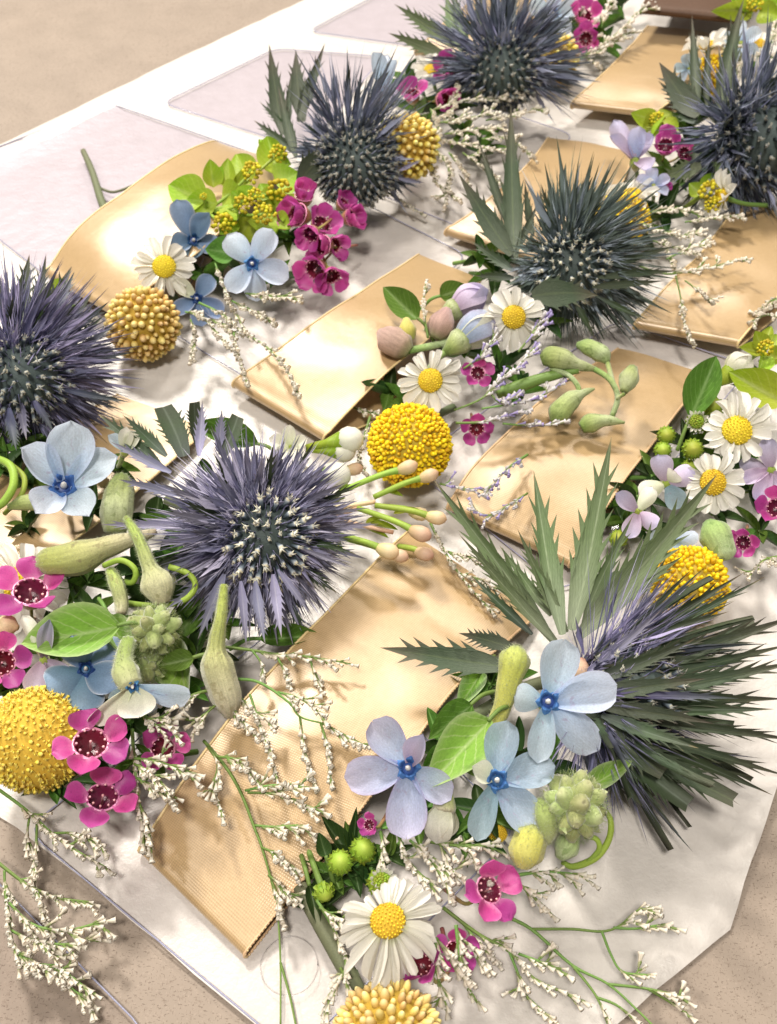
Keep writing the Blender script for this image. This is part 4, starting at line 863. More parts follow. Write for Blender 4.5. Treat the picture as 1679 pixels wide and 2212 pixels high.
g6 = [((965, 120, 1.9), (840, 72, 2.4), 26, 't_sage', 0), ((985, 100, 2.0), (865, 10, 2.8), 30, 't_sage', 1), ((1000, 110, 2.2), (950, -25, 3.0), 40, 't_sage', 2), ((1010, 115, 2.2), (975, -30, 3.0), 26, 't_green', 0), ((1045, 110, 2.4), (1035, -30, 3.2), 26, 't_dark', 1), ((1070, 110, 2.4), (1075, -30, 3.2), 20, 't_navy', 2),
      ((1095, 110, 2.4), (1118, -20, 3.2), 20, 't_navy', 0), ((1140, 150, 2.3), (1250, 137, 2.6), 14, 't_mauve', 2), ((1140, 140, 2.3), (1240, 112, 2.6), 12, 't_mauve', 1), ((1090, 170, 2.6), (1140, 200, 2.2), 12, 't_green', 0)]
thistle('topmost thistle, slate blue, cut by the top edge above the pink waxflowers', (1085, 155, 2.4), (.1, -.35), 72, 1.05, flk=.26, nfl=80, nsp=340, Lsp=170, wsp=5.5, sp_ang=(58, 96), nbr=22, Lbr=150, wbr=14, br_ang=(62, 96), br_mat=('t_navy', 't_mauve', 't_green'), sp_mat='t_steel',
        fl_mat='t_floretdk', seed=6, fl_to=88, sectors=((200, 335, .35),), leaves=g6, stem=[(990, 190, .8), (950, 230, .5)])
g7 = [((1508, 250, 2.4), (1420, 147, 3.0), 55, 't_dark', 4), ((1505, 262, 2.2), (1434, 178, 2.6), 26, 't_green', 1), ((1508, 230, 2.4), (1492, 52, 3.2), 25, 't_dark', 4), ((1527, 230, 2.4), (1525, 69, 3.0), 19, 't_dark', 5), ((1553, 260, 2.6), (1592, -25, 4.0), 40, 't_dark', 5),
      ((1548, 268, 2.9), (1740, 140, 3.8), 69, 't_dark', 4, .2), ((1515, 358, 2.4), (1426, 382, 2.0), 36, 't_sage', 0), ((1568, 342, 2.5), (1546, 388, 2.2), 32, 't_sage', 1), ((1600, 262, 2.9), (1720, 190, 3.2), 44, 't_dark', 4), ((1500, 265, 2.2), (1455, 225, 2.2), 24, 't_green', 3), ((1520, 290, 2.6), (1500, 350, 2.2), 26, 't_green', 2)]
thistle('dark green thistle at the upper right edge with a thick leaf crossing its head', (1640, 300, 2.7), (.7, -.15), 88, 1.2, nfl=80, nsp=420, Lsp=200, wsp=6, sp_ang=(25, 92), nbr=20, Lbr=170, wbr=16, br_ang=(40, 92), br_mat=('t_dark', 't_navy', 't_green'), sp_mat='t_steel',
        fl_mat='t_floretdk', seed=7, fl_to=95, leaves=g7, stem=[(1540, 320, .8), (1480, 340, .5)])

# ================================================================== yellow balls
ball(310, 700, 1.35, 80, 'pale ochre ball flower with distinct beads left of the white sprigs', 'ball_ochre', (.1, -.15), n=235, size=.092, seed=1, stem=[P(380, 640, .5)])
ball(885, 962, 1.45, 97, 'bright yellow ball flower under a daisy in the middle', 'fine', (.25, -.45), n=1000, size=.052, seed=2, stem=[P(980, 880, .5)])
ball(80, 1597, 1.7, 122, 'big fluffy gold ball flower at the left edge beside the pink waxflowers', 'fluffy', (.1, .2), n=900, size=.058, seed=3, stem=[P(-60, 1500, .6)], squash=.9)
ball(880, 318, 2.3, 70, 'yellow beaded ball flower at the right flank of the steel blue thistle', 'ball_pale', (.1, .5), n=220, size=.098, seed=4, stem=[P(820, 300, .5)])
ball(1490, 1262, 1.1, 86, 'yellow ball flower showing between the spines of the large near right thistle', 'fine', (0, .3), n=520, size=.07, seed=5)
ball(835, 2246, 1.5, 118, 'pale gold ball flower with big scaly beads at the bottom edge', 'ball_gold', (0, .5), n=300, size=.086, long=1.2, seed=6, stem=[P(760, 2100, .6)])
ball(1345, 478, 1.2, 62, 'yellow ball flower half hidden behind the bristly middle right thistle', 'fine', (0, .3), n=420, size=.075, seed=7)
ball(1200, 128, 1.2, 52, 'straw yellow ball flower at the right flank of the topmost thistle', 'ball_pale', (0, .3), n=170, size=.105, seed=8)
ball(1538, 162, 1.2, 42, 'small yellow ball flower behind thin leaves of the upper right thistle', 'fine', (0, .3), n=300, size=.085, seed=9)

# ================================================================== daisies
daisy(355, 576, 2.5, 72, 'white daisy touching the pale ochre ball flower', (-.05, .25), 19, seed=1)
daisy(930, 822, 2.7, 76, 'white daisy lying just above the bright yellow ball flower', (-.05, .2), 20, seed=2)
daisy(1110, 685, 2.8, 74, 'white daisy beside the white and lilac bud', (.15, .15), 17, seed=3, droop=(-22, 4), lens=lambda a: .95 + .2 * (1 if 240 < a % 360 < 330 else 0))
daisy(1592, 930, 2.7, 88, 'white daisy with upswept petals below the lime green leaf at the right', (.25, .3), 19, seed=4, droop=(-8, 18), disc=.38, lens=lambda a: 1.1 if (a % 360 < 110) else .82)
daisy(1540, 1042, 2.4, 74, 'white daisy below another daisy at the right edge of the gold ribbon', (.3, .1), 17, seed=5, droop=(-10, 12), disc=.40, lens=lambda a: 1.1 if 250 < a % 360 or a % 360 < 60 else .8)
daisy(838, 1990, 2.4, 128, 'largest and nearest daisy, its long white petals hanging below the disc', (-.05, .35), 31, seed=6, droop=(-36, 8), disc=.31, lens=lambda a: 1.22 if 225 < a % 360 < 300 else (.60 if 85 < a % 360 < 150 else .98))
daisy(1560, 425, 2.0, 60, 'side-on daisy with cream petals left of the white paper at the right', (-1.6, .5), 16, seed=7, droop=(20, 50), lens=lambda a: 1.0)
daisy(1365, 420, 1.8, 62, 'daisy with upright petals behind the bristly middle right thistle', (0, 1.4), 18, seed=8, droop=(-5, 30))
daisy(1527, 100, 2.0, 56, 'daisy with upright petals behind the thin leaves at the upper right', (-.2, 1.5), 16, seed=9, droop=(10, 50))
daisy(45, 1262, 1.7, 110, 'cream daisy mostly hidden behind the pink waxflower at the left edge', (-.1, .3), 20, seed=10)
daisy(932, 150, 1.7, 46, 'small daisy tucked behind the pink waxflowers near the top', (-.2, .9), 16, seed=11, droop=(10, 40))
daisy(1640, 95, 1.8, 40, 'small blurred daisy in the upper right corner', (.2, .8), 15, seed=12, droop=(0, 30))
daisy(1075, 1800, 1.2, 60, 'daisy hidden under the blue flowers with a few long petals hanging out', (0, -.5), 12, seed=13, droop=(-30, -5), skip=((0, 190),))
def budball(x, y, z, r, label, tilt=(0, .2), opened=False, seed=0):
    p = P(x, y, z); s = cmpx(p); R = r * s; a = face(p, *tilt); F = frame(p, a, 0); X = F @ Matrix.Rotation(-math.pi / 2, 4, 'Y'); r_ = random.Random(seed + 50)
    th = thing('daisy_bud', label, 'flower bud', p, 'green daisy buds')
    part('bud_body', one('bud_body', lathe([(-1, .2), (-.8, .65), (-.3, .97), (.2, .95), (.6, .68), (.85, .3), (.92, .05)], 12), M['daisybud']), th, X @ Matrix.Scale(R, 4))
    sc = bpy.data.meshes.get('bud_scale') or one('bud_scale', petal(w_leaf, 4, 2, .3, -.35, 0, 0, 3), M['daisybud'])
    for k in range(3):
        for i in range(8):
            b = TAU * (i + .5 * (k % 2)) / 8; rad = F.to_3x3() @ Vector((math.cos(b), math.sin(b), 0))
            p0 = p + rad * R * (.98, 1.0, .86)[k] + a * R * (-.55, -.1, .28)[k]; di = (a * (.9, .75, .5)[k] - rad * (-.05, .3, .6)[k]).normalized()
            part('scale', sc, th, along(p0, p0 + di * R * .72, rad, R * .5, R * .7))
    if opened:
        for i in range(15):
            b = TAU * i / 15; rad = F.to_3x3() @ Vector((math.cos(b), math.sin(b), 0)); p0 = p + rad * R * .75 + a * R * .5
            part('petal', MS['daisy', i % 5], th, along(p0, p0 + (a * .8 + rad * r_.uniform(.1, .5)).normalized() * R * .75, a - rad, R * .32))
        m = MB()
        for q in golden(40, 0, 80): m.add(*blob(6, 3), r_.random(), Matrix.Translation(p + a * R * .6 + F.to_3x3() @ (q * R * .62)) @ Matrix.Scale(R * .12, 4))
        part('disc_florets', m.mesh('disc_florets', M['lime']), th, kind='stuff')
    stem_down(th, p - a * R * .9, a, .08, 1.6)
budball(735, 1862, 1.7, 26, 'round green daisy bud at the edge of the nearest ribbon', seed=1)
budball(784, 1836, 1.5, 27, 'darker green bud between the nearest ribbon and the lavender blue flower', (.2, .3), seed=2)
budball(822, 1906, 1.9, 27, 'half open green bud showing stubby cream petals above the largest daisy', (.25, .1), True, 3)
budball(700, 1928, 1.3, 22, 'long narrow green bud at the ribbon corner', (.3, -.8), seed=4)
budball(1505, 912, 2.2, 22, 'half open cream bud beside the upswept daisy at the right', (0, .1), True, 5)
budball(1497, 970, 2.1, 22, 'green bud below the half open cream bud at the right', (.1, .1), seed=6)
budball(1440, 940, 1.8, 19, 'green bud nearest the right edge of the pod ribbon', (.1, .1), seed=7)
budball(1540, 878, 2.0, 22, 'pale green bud touching the upswept daisy petals', (.1, .5), seed=8)
budball(1540, 932, 1.9, 19, 'small green bud left of the yellow disc of the upswept daisy', (.1, .1), seed=9)
budball(1432, 972, 1.6, 18, 'small dark green bud in the gap under the ribbon edge', (.1, .1), seed=10)
budball(1336, 1163, 1.4, 19, 'single green bud showing between two sage thistle leaves', (0, .3), seed=11)
budball(1490, 1010, 1.5, 18, 'green bud above the lower right daisy', (0, .3), seed=12)

# ================================================================== blue star flowers
star(545, 570, 2.9, 74, 'pale blue star flower right of the small daisy and green leaf', (0, .12), seed=1, spec=[(58, 1.05, 1.0, 6), (128, 1.0, 1.05, 4), (228, .98, .95, 0), (277, 1.0, .95, -8), (338, 1.05, 1.05, 4)])
star(418, 520, 2.0, 72, 'deep blue cupped star flower behind the small daisy', (.1, .3), mat='stardark', cor='coronadk', seed=2, elev=40, spec=[(120, 1.15, 1.0, 40), (60, 1.0, .9, 45), (200, .8, .8, 30), (340, .8, .9, 30), (270, .6, .8, 20)])
star(425, 645, 1.5, 60, 'deep blue star flower in the shade below the pale blue one', (.1, .1), mat='stardark', cor='coronadk', seed=3, spec=[(60, .9, 1, 10), (150, 1.0, .8, 10, 'whitepetal'), (210, 1.0, .8, 20), (330, 1, 1, 0), (280, .9, 1, 0)])
star(138, 1052, 3.2, 116, 'cupped pale blue star flower standing open at the left edge', (0, .35), seed=4, corsz=.25, wid=.84, spec=[(90, 1.16, 1.05, 26), (150, 1.0, .78, 30), (32, 1.04, .82, 28), (308, .74, .80, 30), (234, .72, .80, 30)])
star(270, 975, 2.2, 50, 'small whitish half closed flower behind the cupped blue one', (.2, .5), mat='whitepetal', seed=14, cor=None, spec=[(100, 1, .9, 50), (60, 1, .9, 40), (150, .9, .8, 30, 'starlight'), (20, .8, .8, 40)])
star(186, 1446, 2.3, 86, 'deep blue cup shaped flower under the big downy leaf', (-.05, .3), mat='stardark', cor='coronadk', seed=5, elev=28, wid=.95, spec=[(30, 1, 1, 32), (330, 1, 1, 26), (270, .95, 1.1, 22), (215, .95, 1, 28), (120, .8, 1, 35)])
star(95, 1425, 2.4, 62, 'lilac petals of a flower left of the deep blue cup', (-.2, .1), mat='lilac', cor=None, seed=6, spec=[(255, 1.1, 1.15, -5), (320, 1.3, .9, 5), (120, 1.6, .8, 25, 'whitepetal'), (80, 1.5, .8, 30, 'lilac')])
star(286, 1480, 3.5, 104, 'blue flower nodding downwards with its white petal backs showing', (.05, -.55), seed=7, corsz=.15, spec=[(218, 1.12, .72, -6, 'whitepetal'), (250, 1.0, .85, -22, 'stargrey'), (278, .60, 1.15, 34, 'whitepetal'), (304, .95, 1.0, -18, 'starlight'), (336, 1.2, .72, -2)], stem=False)
star(882, 1660, 3.0, 117, 'lavender blue star flower overlapping the edge of the nearest ribbon', (-.02, .1), mat='starlav', seed=8, corsz=.22, spec=[(188, 1.1, 1.0, 0), (128, 1.0, .95, 6), (268, 1.16, 1.05, -4), (325, .86, .85, 2), (64, .72, .6, 38, 'lilac')])
star(1074, 1686, 3.0, 110, 'grey blue star flower in the middle of the three near ones', (.02, .1), mat='stargrey', seed=9, corsz=.23, spec=[(78, 1.08, .95, 6), (14, 1.08, 1.0, 4), (303, 1.08, 1.05, -3), (248, 1.12, .72, -2), (152, .58, .62, 40, 'whitepetal')])
star(1184, 1516, 4.1, 122, 'brightest pale blue star flower in front of the large thistle', (.05, .08), mat='starlight', seed=10, corsz=.21, spec=[(74, 1.05, .95, 6), (13, 1.14, 1.0, 2), (318, 1.14, .95, -4), (258, .98, .66, 2), (172, .52, .72, 35)])
star(826, 205, 2.9, 80, 'light blue flower with upright petals behind the steel blue thistle', (0, .9), seed=11, cor=None, tube_mat='pod', spec=[(108, 1.05, .62, 40), (82, 1.15, .68, 30), (60, .9, .5, 40), (250, .5, .7, 30, 'lilac'), (300, .6, .7, 30, 'lilac')])
star(1372, 345, 2.2, 70, 'lilac star flower opening upwards beside the pink waxflower at the upper right', (-.1, .7), mat='lilac', seed=12, cor=None, spec=[(112, 1.3, .8, 38), (140, 1.0, .5, 40), (70, .9, .8, 40, 'starlav'), (40, .8, .9, 25), (300, .7, .9, 10)])
star(1440, 1045, 2.3, 62, 'lilac grey star flower seen from behind, left of the lower right daisy', (.1, -.1), mat='lilac', cor=None, seed=13, spec=[(110, .95, 1.1, 20), (30, .95, 1.1, 5), (300, .9, 1.1, 0, 'stargrey'), (200, .9, 1, 20, 'whitepetal'), (60, .5, .9, 50, 'whitepetal')])
star(1378, 1105, 2.0, 58, 'faded pink grey star flower above the sage thistle leaf', (-.1, .1), mat='lilac', cor=None, seed=15, spec=[(140, 1.0, .9, 20), (250, .95, 1.0, 10), (60, .95, .9, 10, 'whitepetal'), (320, .8, .9, 20)])
star(1665, 1015, 2.0, 66, 'lilac flower at the right edge beside the two daisies', (.1, .1), mat='lilac', cor=None, seed=16, spec=[(160, .9, .7, 10), (95, 1.0, .9, 20), (200, 1.0, .7, 10), (250, 1.1, .8, 5), (300, 1, .8, 5)])
star(1195, 30, 1.8, 54, 'pale blue flower at the top edge behind the topmost thistle', (0, .3), seed=17)
star(1600, 92, 1.9, 46, 'pale blue flower in the upper right corner', (0, .4), seed=18, cor=None)
star(1488, 148, 1.6, 30, 'small blue white flower between thin leaves at the upper right', (-.3, .4), seed=19, mat='stargrey', cor=None)
star(1412, 400, 2.0, 36, 'small lavender blue bloom under the upper right pink waxflower', (0, .5), seed=20, mat='starlav', cor=None)
star(1455, 1170, 1.5, 48, 'pale blue petals peeping out behind the broad sage thistle leaf', (0, .3), seed=21, mat='starlight', cor=None)

# ================================================================== pink waxflowers
wax(645, 464, 2.6, 57, 'pink waxflower facing sideways against the steel blue thistle', (-.9, .3), seed=1, elev=62)
wax(694, 486, 2.4, 52, 'pink waxflower in the middle of the cluster beside the steel blue thistle', (.6, .6), seed=2, elev=50)
wax(698, 530, 2.3, 50, 'pink waxflower with curled stamens below the middle of that cluster', (-.8, .1), seed=3, elev=58)
wax(682, 582, 2.0, 55, 'lowest pink waxflower of the cluster, touching the ribbon edge', (-.5, -.5), seed=4, elev=50)
wax(757, 470, 2.0, 42, 'pink waxflower seen edge-on at the right of its cluster', (1.4, .3), seed=5, elev=55)
wax(890, 204, 2.1, 42, 'pink waxflower with pale stamens left of the topmost thistle', (-.2, .9), seed=6, elev=50)
wax(970, 148, 2.1, 42, 'upright pink waxflower pressed against the topmost thistle', (-.3, .6), seed=7, elev=45)
wax(958, 216, 1.8, 42, 'pink waxflower above the dense white sprigs near the top', (.6, .1), seed=8, elev=55)
wax(1438, 316, 2.3, 46, 'pink waxflower beside the lilac star flower at the upper right', (.1, .5), seed=9, elev=55)
wax(1478, 330, 2.0, 33, 'small pink waxflower against the upper right thistle stem', (.4, .3), seed=22, elev=35)
wax(1436, 408, 1.8, 22, 'tiny round pink waxflower bloom by the pale thistle leaf', (0, .3), seed=10, elev=60)
wax(66, 1278, 2.7, 85, 'pink waxflower with glinting dark cup in front of the hidden cream daisy', (-.05, .8), seed=11, spec=[(100, .95, 1, 30), (165, 1, 1, 20), (235, 1, 1, 5), (30, .9, .9, 25), (310, .7, .9, 20)])
wax(196, 1606, 2.9, 83, 'pink waxflower in front of the fluffy gold ball', (.05, .75), seed=12, cup=.42, spec=[(118, .85, 1.1, 20), (32, .95, 1.0, 15), (338, .98, 1.05, 10), (268, .96, 1.05, 5), (205, .9, .9, 10)])
wax(222, 1722, 2.1, 79, 'lowest pink waxflower by the corner of the nearest ribbon', (.1, .85), seed=13, cup=.40, spec=[(95, .75, 1.1, 35), (32, .95, .9, 20), (338, .95, .95, 8), (262, .98, 1.0, 5), (196, .98, .9, 8)])
wax(352, 1616, 2.0, 59, 'pink waxflower half covered by white florets above the nearest ribbon', (.2, .2), seed=14)
wax(1056, 1922, 2.0, 74, 'pink waxflower below the grey blue star, opening to the right', (.75, .45), seed=15, cup=.38, spec=[(100, .9, 1.1, 45), (25, 1.0, 1.1, 25), (310, 1.0, 1.0, 15), (255, 1.0, .95, 10), (200, .9, .9, 20)])
wax(912, 2086, 1.6, 61, 'pink waxflower tucked under the right side of the largest daisy', (-.6, .6), seed=16, elev=35)
wax(985, 2055, 1.3, 52, 'pink waxflower behind white florets right of the largest daisy', (.2, .1), seed=17)
wax(4, 1432, 2.2, 66, 'pink waxflower cut by the left edge below the brown bud', (.1, .1), seed=18)
wax(657, 424, 2.7, 46, 'topmost pink waxflower of the cluster, its petals pointing up at the steel blue thistle', (.1, 1.1), seed=31, elev=60)
wax(672, 505, 2.8, 44, 'cupped pink waxflower in front of the cluster beside the steel blue thistle', (-.6, -.4), seed=32, elev=55)
wax(742, 440, 2.1, 36, 'half closed pink waxflower just above the edge-on one', (.8, .8), seed=33, elev=65)
wax(716, 596, 1.9, 44, 'pink waxflower with downturned petals near the ribbon edge, right of the lowest one', (.4, -.9), seed=34, elev=30)
wax(722, 530, 2.1, 40, 'small pink waxflower at the right side of the cluster above the sleeve', (.9, -.1), seed=35, elev=50)
wax(1032, 806, 2.0, 37, 'pink waxflower in the shade right of the middle daisy', (.1, .2), seed=19)
wax(1030, 925, 1.2, 40, 'pink waxflower on the sleeve right of the bright yellow ball', (.1, -.2), seed=20)
wax(1678, 1098, 2.0, 52, 'pink waxflower at the right edge below the daisies', (-.2, .2), seed=21, elev=40)
wax(1606, 1172, 1.7, 39, 'dark pink waxflower above the shaded green bud at the right', (-.1, -.2), seed=23)
wax(1262, 36, 2.0, 44, 'deep pink waxflower at the top edge among white sprigs', (.2, .6), seed=24, elev=45)
wax(1266, 84, 1.8, 37, 'deep pink waxflower just under the one at the top edge', (0, .2), seed=25, elev=40)
wax(798, 1782, 1.6, 29, 'little pink waxflower bloom between ribbon edge and lavender blue star', (-.3, .1), seed=26, elev=50)
# ================================================================== pods, buds, leaves
G = 'downy green pods and buds'
pod('seed_pod', 'fat downy pod lying sideways above the pink waxflower at the left', [(80, 1214, 2.6), (115, 1212, 2.9), (170, 1204, 3.0), (235, 1180, 3.1), (300, 1160, 3.3), (338, 1148, 3.4)], [12, 34, 40, 25, 14, 7], 'pod', 'seed pod', G, hairy=900, ridge=.10)
pod('seed_pod', 'downy pod standing upside down beside the mauve thistle', [(272, 1118, 3.8), (300, 1165, 3.7), (322, 1222, 3.4), (340, 1262, 3.2), (352, 1302, 2.9)], [8, 14, 18, 41, 20], 'pod', 'seed pod', G, hairy=800, ridge=.10,
    stem=[(365, 1224, 3.4), (408, 1240, 3.3), (422, 1268, 3.1), (395, 1298, 2.9), (335, 1308, 2.6), (272, 1302, 2.3)], stem_r=.075, stem_mat='limestem')
pod('seed_pod', 'short downy tube hanging below the fat sideways pod', [(238, 1232, 3.1), (252, 1262, 3.1), (262, 1300, 2.9), (262, 1326, 2.8)], [12, 18, 16, 12], 'pod', 'seed pod', G, hairy=300, ridge=.10,
    stem=[(225, 1222, 3.2), (262, 1210, 3.5), (292, 1230, 3.4), (286, 1258, 3.1), (250, 1252, 2.9)], stem_r=.075, stem_mat='limestem')
pod('seed_pod', 'long necked pale pod pointing up at the lower edge of the mauve thistle', [(484, 1264, 3.6), (478, 1330, 3.4), (468, 1392, 3.0), (470, 1440, 2.7), (488, 1500, 2.3), (500, 1548, 1.9)], [9, 14, 20, 38, 36, 15], 'pod', 'seed pod', G, hairy=900, ridge=.10)
pod('seed_pod', 'pale blunt pod behind the cupped blue flower and the mauve thistle', [(264, 1035, 1.9), (258, 1070, 2.1), (252, 1110, 2.2), (250, 1150, 2.0)], [20, 34, 36, 24], 'podgreen', 'seed pod', G, hairy=500, ridge=.10)
pod('flower_stalk', 'downy neck of the nodding blue flower', [(278, 1385, 3.2), (268, 1425, 3.4), (272, 1455, 3.5), (284, 1482, 3.5)], [16, 18, 27, 22], 'fuzz', 'stalk', hairy=400, ridge=.10)
pod('green_stalk', 'curled lime green stalk at the left edge below the navy thistle', [(-20, 985, 2.4), (22, 1005, 2.6), (30, 1045, 2.5), (8, 1085, 2.2), (-25, 1105, 2.0)], [7, 9, 9, 7], 'limestem', 'stalk', ridge=0)
pod('green_stalk', 'second curled lime green stalk at the left edge', [(20, 1000, 2.2), (52, 1030, 2.3), (46, 1070, 2.1), (10, 1110, 1.6)], [5, 6, 6, 5], 'limestem', 'stalk', ridge=0)
pod('seed_pod', 'dull green pod beneath the cupped blue flower', [(20, 1095, 1.9), (60, 1085, 2.1), (100, 1088, 2.1), (130, 1095, 2.0)], [8, 20, 20, 8], 'podgreen', 'seed pod', G)
pod('brown_bud', 'round brown bud at the left edge above the big downy leaf', [(-8, 1352, 2.3), (18, 1352, 2.4), (40, 1356, 2.4)], [14, 25, 6], 'peachbud', 'flower bud', ridge=0)
leaf('big downy green leaf pointing left over the deep blue cup', (262, 1350, 3.2), (36, 1386, 3.0), 116, 'fuzzleaf', var=0)
leaf('folded green leaf between the downy leaf and the fuzzy bud cluster', (235, 1330, 2.7), (285, 1432, 2.4), 60, 'fuzzleaf', var=1)
leaf('upright downy leaf right of the fuzzy bud cluster', (372, 1380, 2.0), (410, 1530, 1.6), 84, 'fuzzleaf', var=1, roll=-.4)
leaf('small green leaf at the foot of the fuzzy bud cluster', (420, 1420, 2.5), (340, 1438, 2.5), 48, 'green', var=0)
leaf('green leaf in shade under the mauve thistle', (440, 1290, 1.6), (380, 1380, 1.5), 62, 'green', var=2)
leaf('dark green leaf under the lower rim of the mauve thistle', (560, 1380, 1.0), (690, 1372, .9), 50, 'green', var=1)
leaf('bright green leaf behind the top of the mauve thistle', (560, 960, 1.6), (420, 920, 1.7), 60, 'green', var=1)
def budcluster(label, x, y, z, r, n, mat, seed):
    r_ = random.Random(seed); p = P(x, y, z); s = cmpx(p); R = r * s; a = face(p, 0, .1); F = frame(p, a, 0)
    th = thing('bud_cluster', label, 'bud cluster', p, 'fuzzy green bud clusters')
    sh = one('bud', lathe([(-.9, .25), (-.5, .7), (0, .9), (.5, .78), (.85, .5), (1.05, .2), (.95, .05)], 10, .16, seed), M[mat])
    pt = one('bud_leaf', petal(w_leaf, 6, 4, .35, .12, .05, 0, seed), M[mat])
    for q in golden(n, 0, 120):
        d = F.to_3x3() @ q; c = p + d * R * .62; k = R * r_.uniform(.28, .44)
        part('bud', sh, th, along(c - d * k, c + d * k, d.orthogonal(), k, k))
        e = (d + Vector((r_.uniform(-1, 1), r_.uniform(-1, 1), r_.uniform(-1, 1))) * .6).normalized()
        part('bud_leaf', pt, th, along(c, c + e * R * r_.uniform(.28, .52), d, R * .26))
    mb = MB()
    for i in range(1700):
        d = (F.to_3x3() @ Vector((r_.gauss(0, 1), r_.gauss(0, 1), r_.gauss(.4, 1)))).normalized(); c = p + d * R * r_.uniform(.85, 1.02)
        mb.add(*SPIKE, r_.random(), along(c, c + (d + Vector((r_.uniform(-1, 1), r_.uniform(-1, 1), r_.uniform(-1, 1))) * .6) * R * .14, d.orthogonal(), .011, .011))
    part('down', mb.mesh('down', M['fuzz']), th, kind='stuff')
    tubepart('stem', th, [p - a * R * .3, p - Vector((.2, -.4, .9)), Vector((p.x - .3, p.y + 1, .4))], [.12, .10], 'podgreen', 7)
budcluster('round fuzzy cluster of pinkish green buds beside the big downy leaf', 332, 1362, 2.9, 58, 16, 'fuzz', 1)
budcluster('fuzzy cluster of yellow green buds right of the grey blue star', 1240, 1742, 2.9, 74, 20, 'fuzz', 2)
budcluster('small fuzzy bud cluster under the first one', 320, 1440, 2.3, 38, 9, 'fuzz', 3)
pod('flower_bud', 'yellow green bud on a downy neck beside the brightest blue star', [(1118, 1398, 3.4), (1112, 1425, 3.4), (1100, 1470, 3.1), (1084, 1530, 2.6), (1060, 1580, 2.0)], [8, 32, 24, 18, 16], 'yellowbud', 'flower bud', G, hairy=700, ridge=.10)
pod('flower_bud', 'round yellow bud hanging above the pink waxflower on the right', [(1156, 1786, 2.7), (1146, 1812, 2.7), (1136, 1842, 2.6), (1128, 1872, 2.4)], [10, 34, 36, 16], 'yellowbud', 'flower bud', G, ridge=.10, hairy=500)
wrapbud('cream bud with green tip hanging between the lavender and grey blue stars', (962, 1735, 2.4), (944, 1818, 2.0), 36, ('whitepetal',), calyx='pod', seed=3)
pod('flower_bud', 'peach bud peeping out behind the brightest blue star', [(1232, 1470, 2.9), (1250, 1448, 3.1), (1258, 1425, 3.1)], [12, 26, 8], 'peachbud', 'flower bud', G)
pod('seed_pod', 'narrow downy pod hanging under the grey blue star petal', [(1166, 1728, 2.9), (1178, 1762, 3.0), (1184, 1795, 2.8), (1184, 1824, 2.6)], [10, 24, 22, 6], 'fuzz', 'seed pod', G, hairy=500, ridge=.10)
pod('seed_pod', 'pale green pod at the lower end of the fuzzy cluster', [(1245, 1800, 2.3), (1225, 1828, 2.3), (1210, 1852, 2.1)], [12, 30, 14], 'podgreen', 'seed pod', G)
pod('green_stalk', 'curled green stalk looping beside the fuzzy yellow green cluster', [(1295, 1742, 2.6), (1318, 1768, 2.5), (1316, 1812, 2.2), (1288, 1852, 1.9), (1240, 1872, 1.6), (1215, 1862, 1.5)], [5, 7, 8, 6], 'limestem', 'stalk', ridge=0)
pod('green_stalk', 'inner loop of curled green stalk under the fuzzy cluster', [(1262, 1808, 2.3), (1288, 1812, 2.3), (1294, 1836, 2.1), (1268, 1862, 1.8)], [4, 6, 6, 4], 'limestem', 'stalk', ridge=0)
leaf('narrow downy leaf pointing right off the fuzzy cluster', (1262, 1706, 2.9), (1368, 1640, 3.1), 50, 'fuzzleaf', var=0)
leaf('broad downy green leaf between the lavender blue and grey blue stars', (1060, 1552, 3.1), (930, 1684, 3.3), 108, 'fuzzleaf', var=2)
leaf('shaded green leaf beside the ribbon edge above the broad downy leaf', (1020, 1520, 2.0), (925, 1600, 1.8), 60, 'green', var=1)
leaf('dull leaf under the jagged dark thistle leaf', (1040, 1450, 1.6), (985, 1540, 1.6), 50, 'fuzzleaf', var=1)
leaf('smooth green leaf standing on the ribbon with the pink buds', (905, 690, 2.2), (826, 615, 2.7), 60, 'green', var=0)
leaf('small green leaf behind the lilac buds', (950, 640, 1.9), (1010, 618, 2.2), 46, 'green', var=1)
leaf('round green leaf between the small daisy and the pale blue star', (510, 545, 2.4), (444, 540, 2.5), 60, 'green', var=1)
leaf('dark green pointed leaf left of the upswept daisy', (1490, 905, 2.3), (1545, 778, 2.9), 76, 'green', var=1)
leaf('bright lime leaf above the upswept daisy at the right edge', (1700, 870, 2.3), (1575, 800, 2.6), 84, 'lime', var=0)
leaf('tiny green leaf under the navy thistle tips', (110, 640, 1.9), (140, 600, 2.2), 40, 'lime', var=0)
leaf('bright green leaf tip right of the navy thistle leaves', (125, 690, 1.6), (168, 660, 1.8), 34, 'lime', var=1)
wrapbud('white and lilac bud with folded petals beside a daisy', (988, 742, 2.3), (1066, 684, 2.7), 40, ('whitepetal', 'starlav', 'whitepetal', 'lilac', 'starlight'), seed=1)
wrapbud('mauve bud behind the white and lilac one', (975, 672, 2.0), (1052, 626, 2.4), 34, ('lilac',), seed=2)
pod('flower_bud', 'pink bud lying farthest left on its ribbon', [(885, 760, 1.9), (868, 748, 2.0), (845, 735, 2.1), (822, 718, 2.0)], [14, 30, 32, 10], 'pinkbud', 'flower bud', G, stem=[(880, 758, 1.9), (930, 748, 1.9), (985, 735, 2.0)], stem_r=.12)
pod('flower_bud', 'tan bud between the smooth leaf and the mauve bud', [(940, 730, 2.1), (952, 705, 2.3), (965, 672, 2.3)], [14, 30, 12], 'pinkbud', 'flower bud', G)
pod('flower_bud', 'small yellow green bud beside the pink bud', [(885, 735, 2.0), (880, 715, 2.2), (878, 690, 2.3)], [12, 20, 8], 'yellowbud', 'flower bud', G)
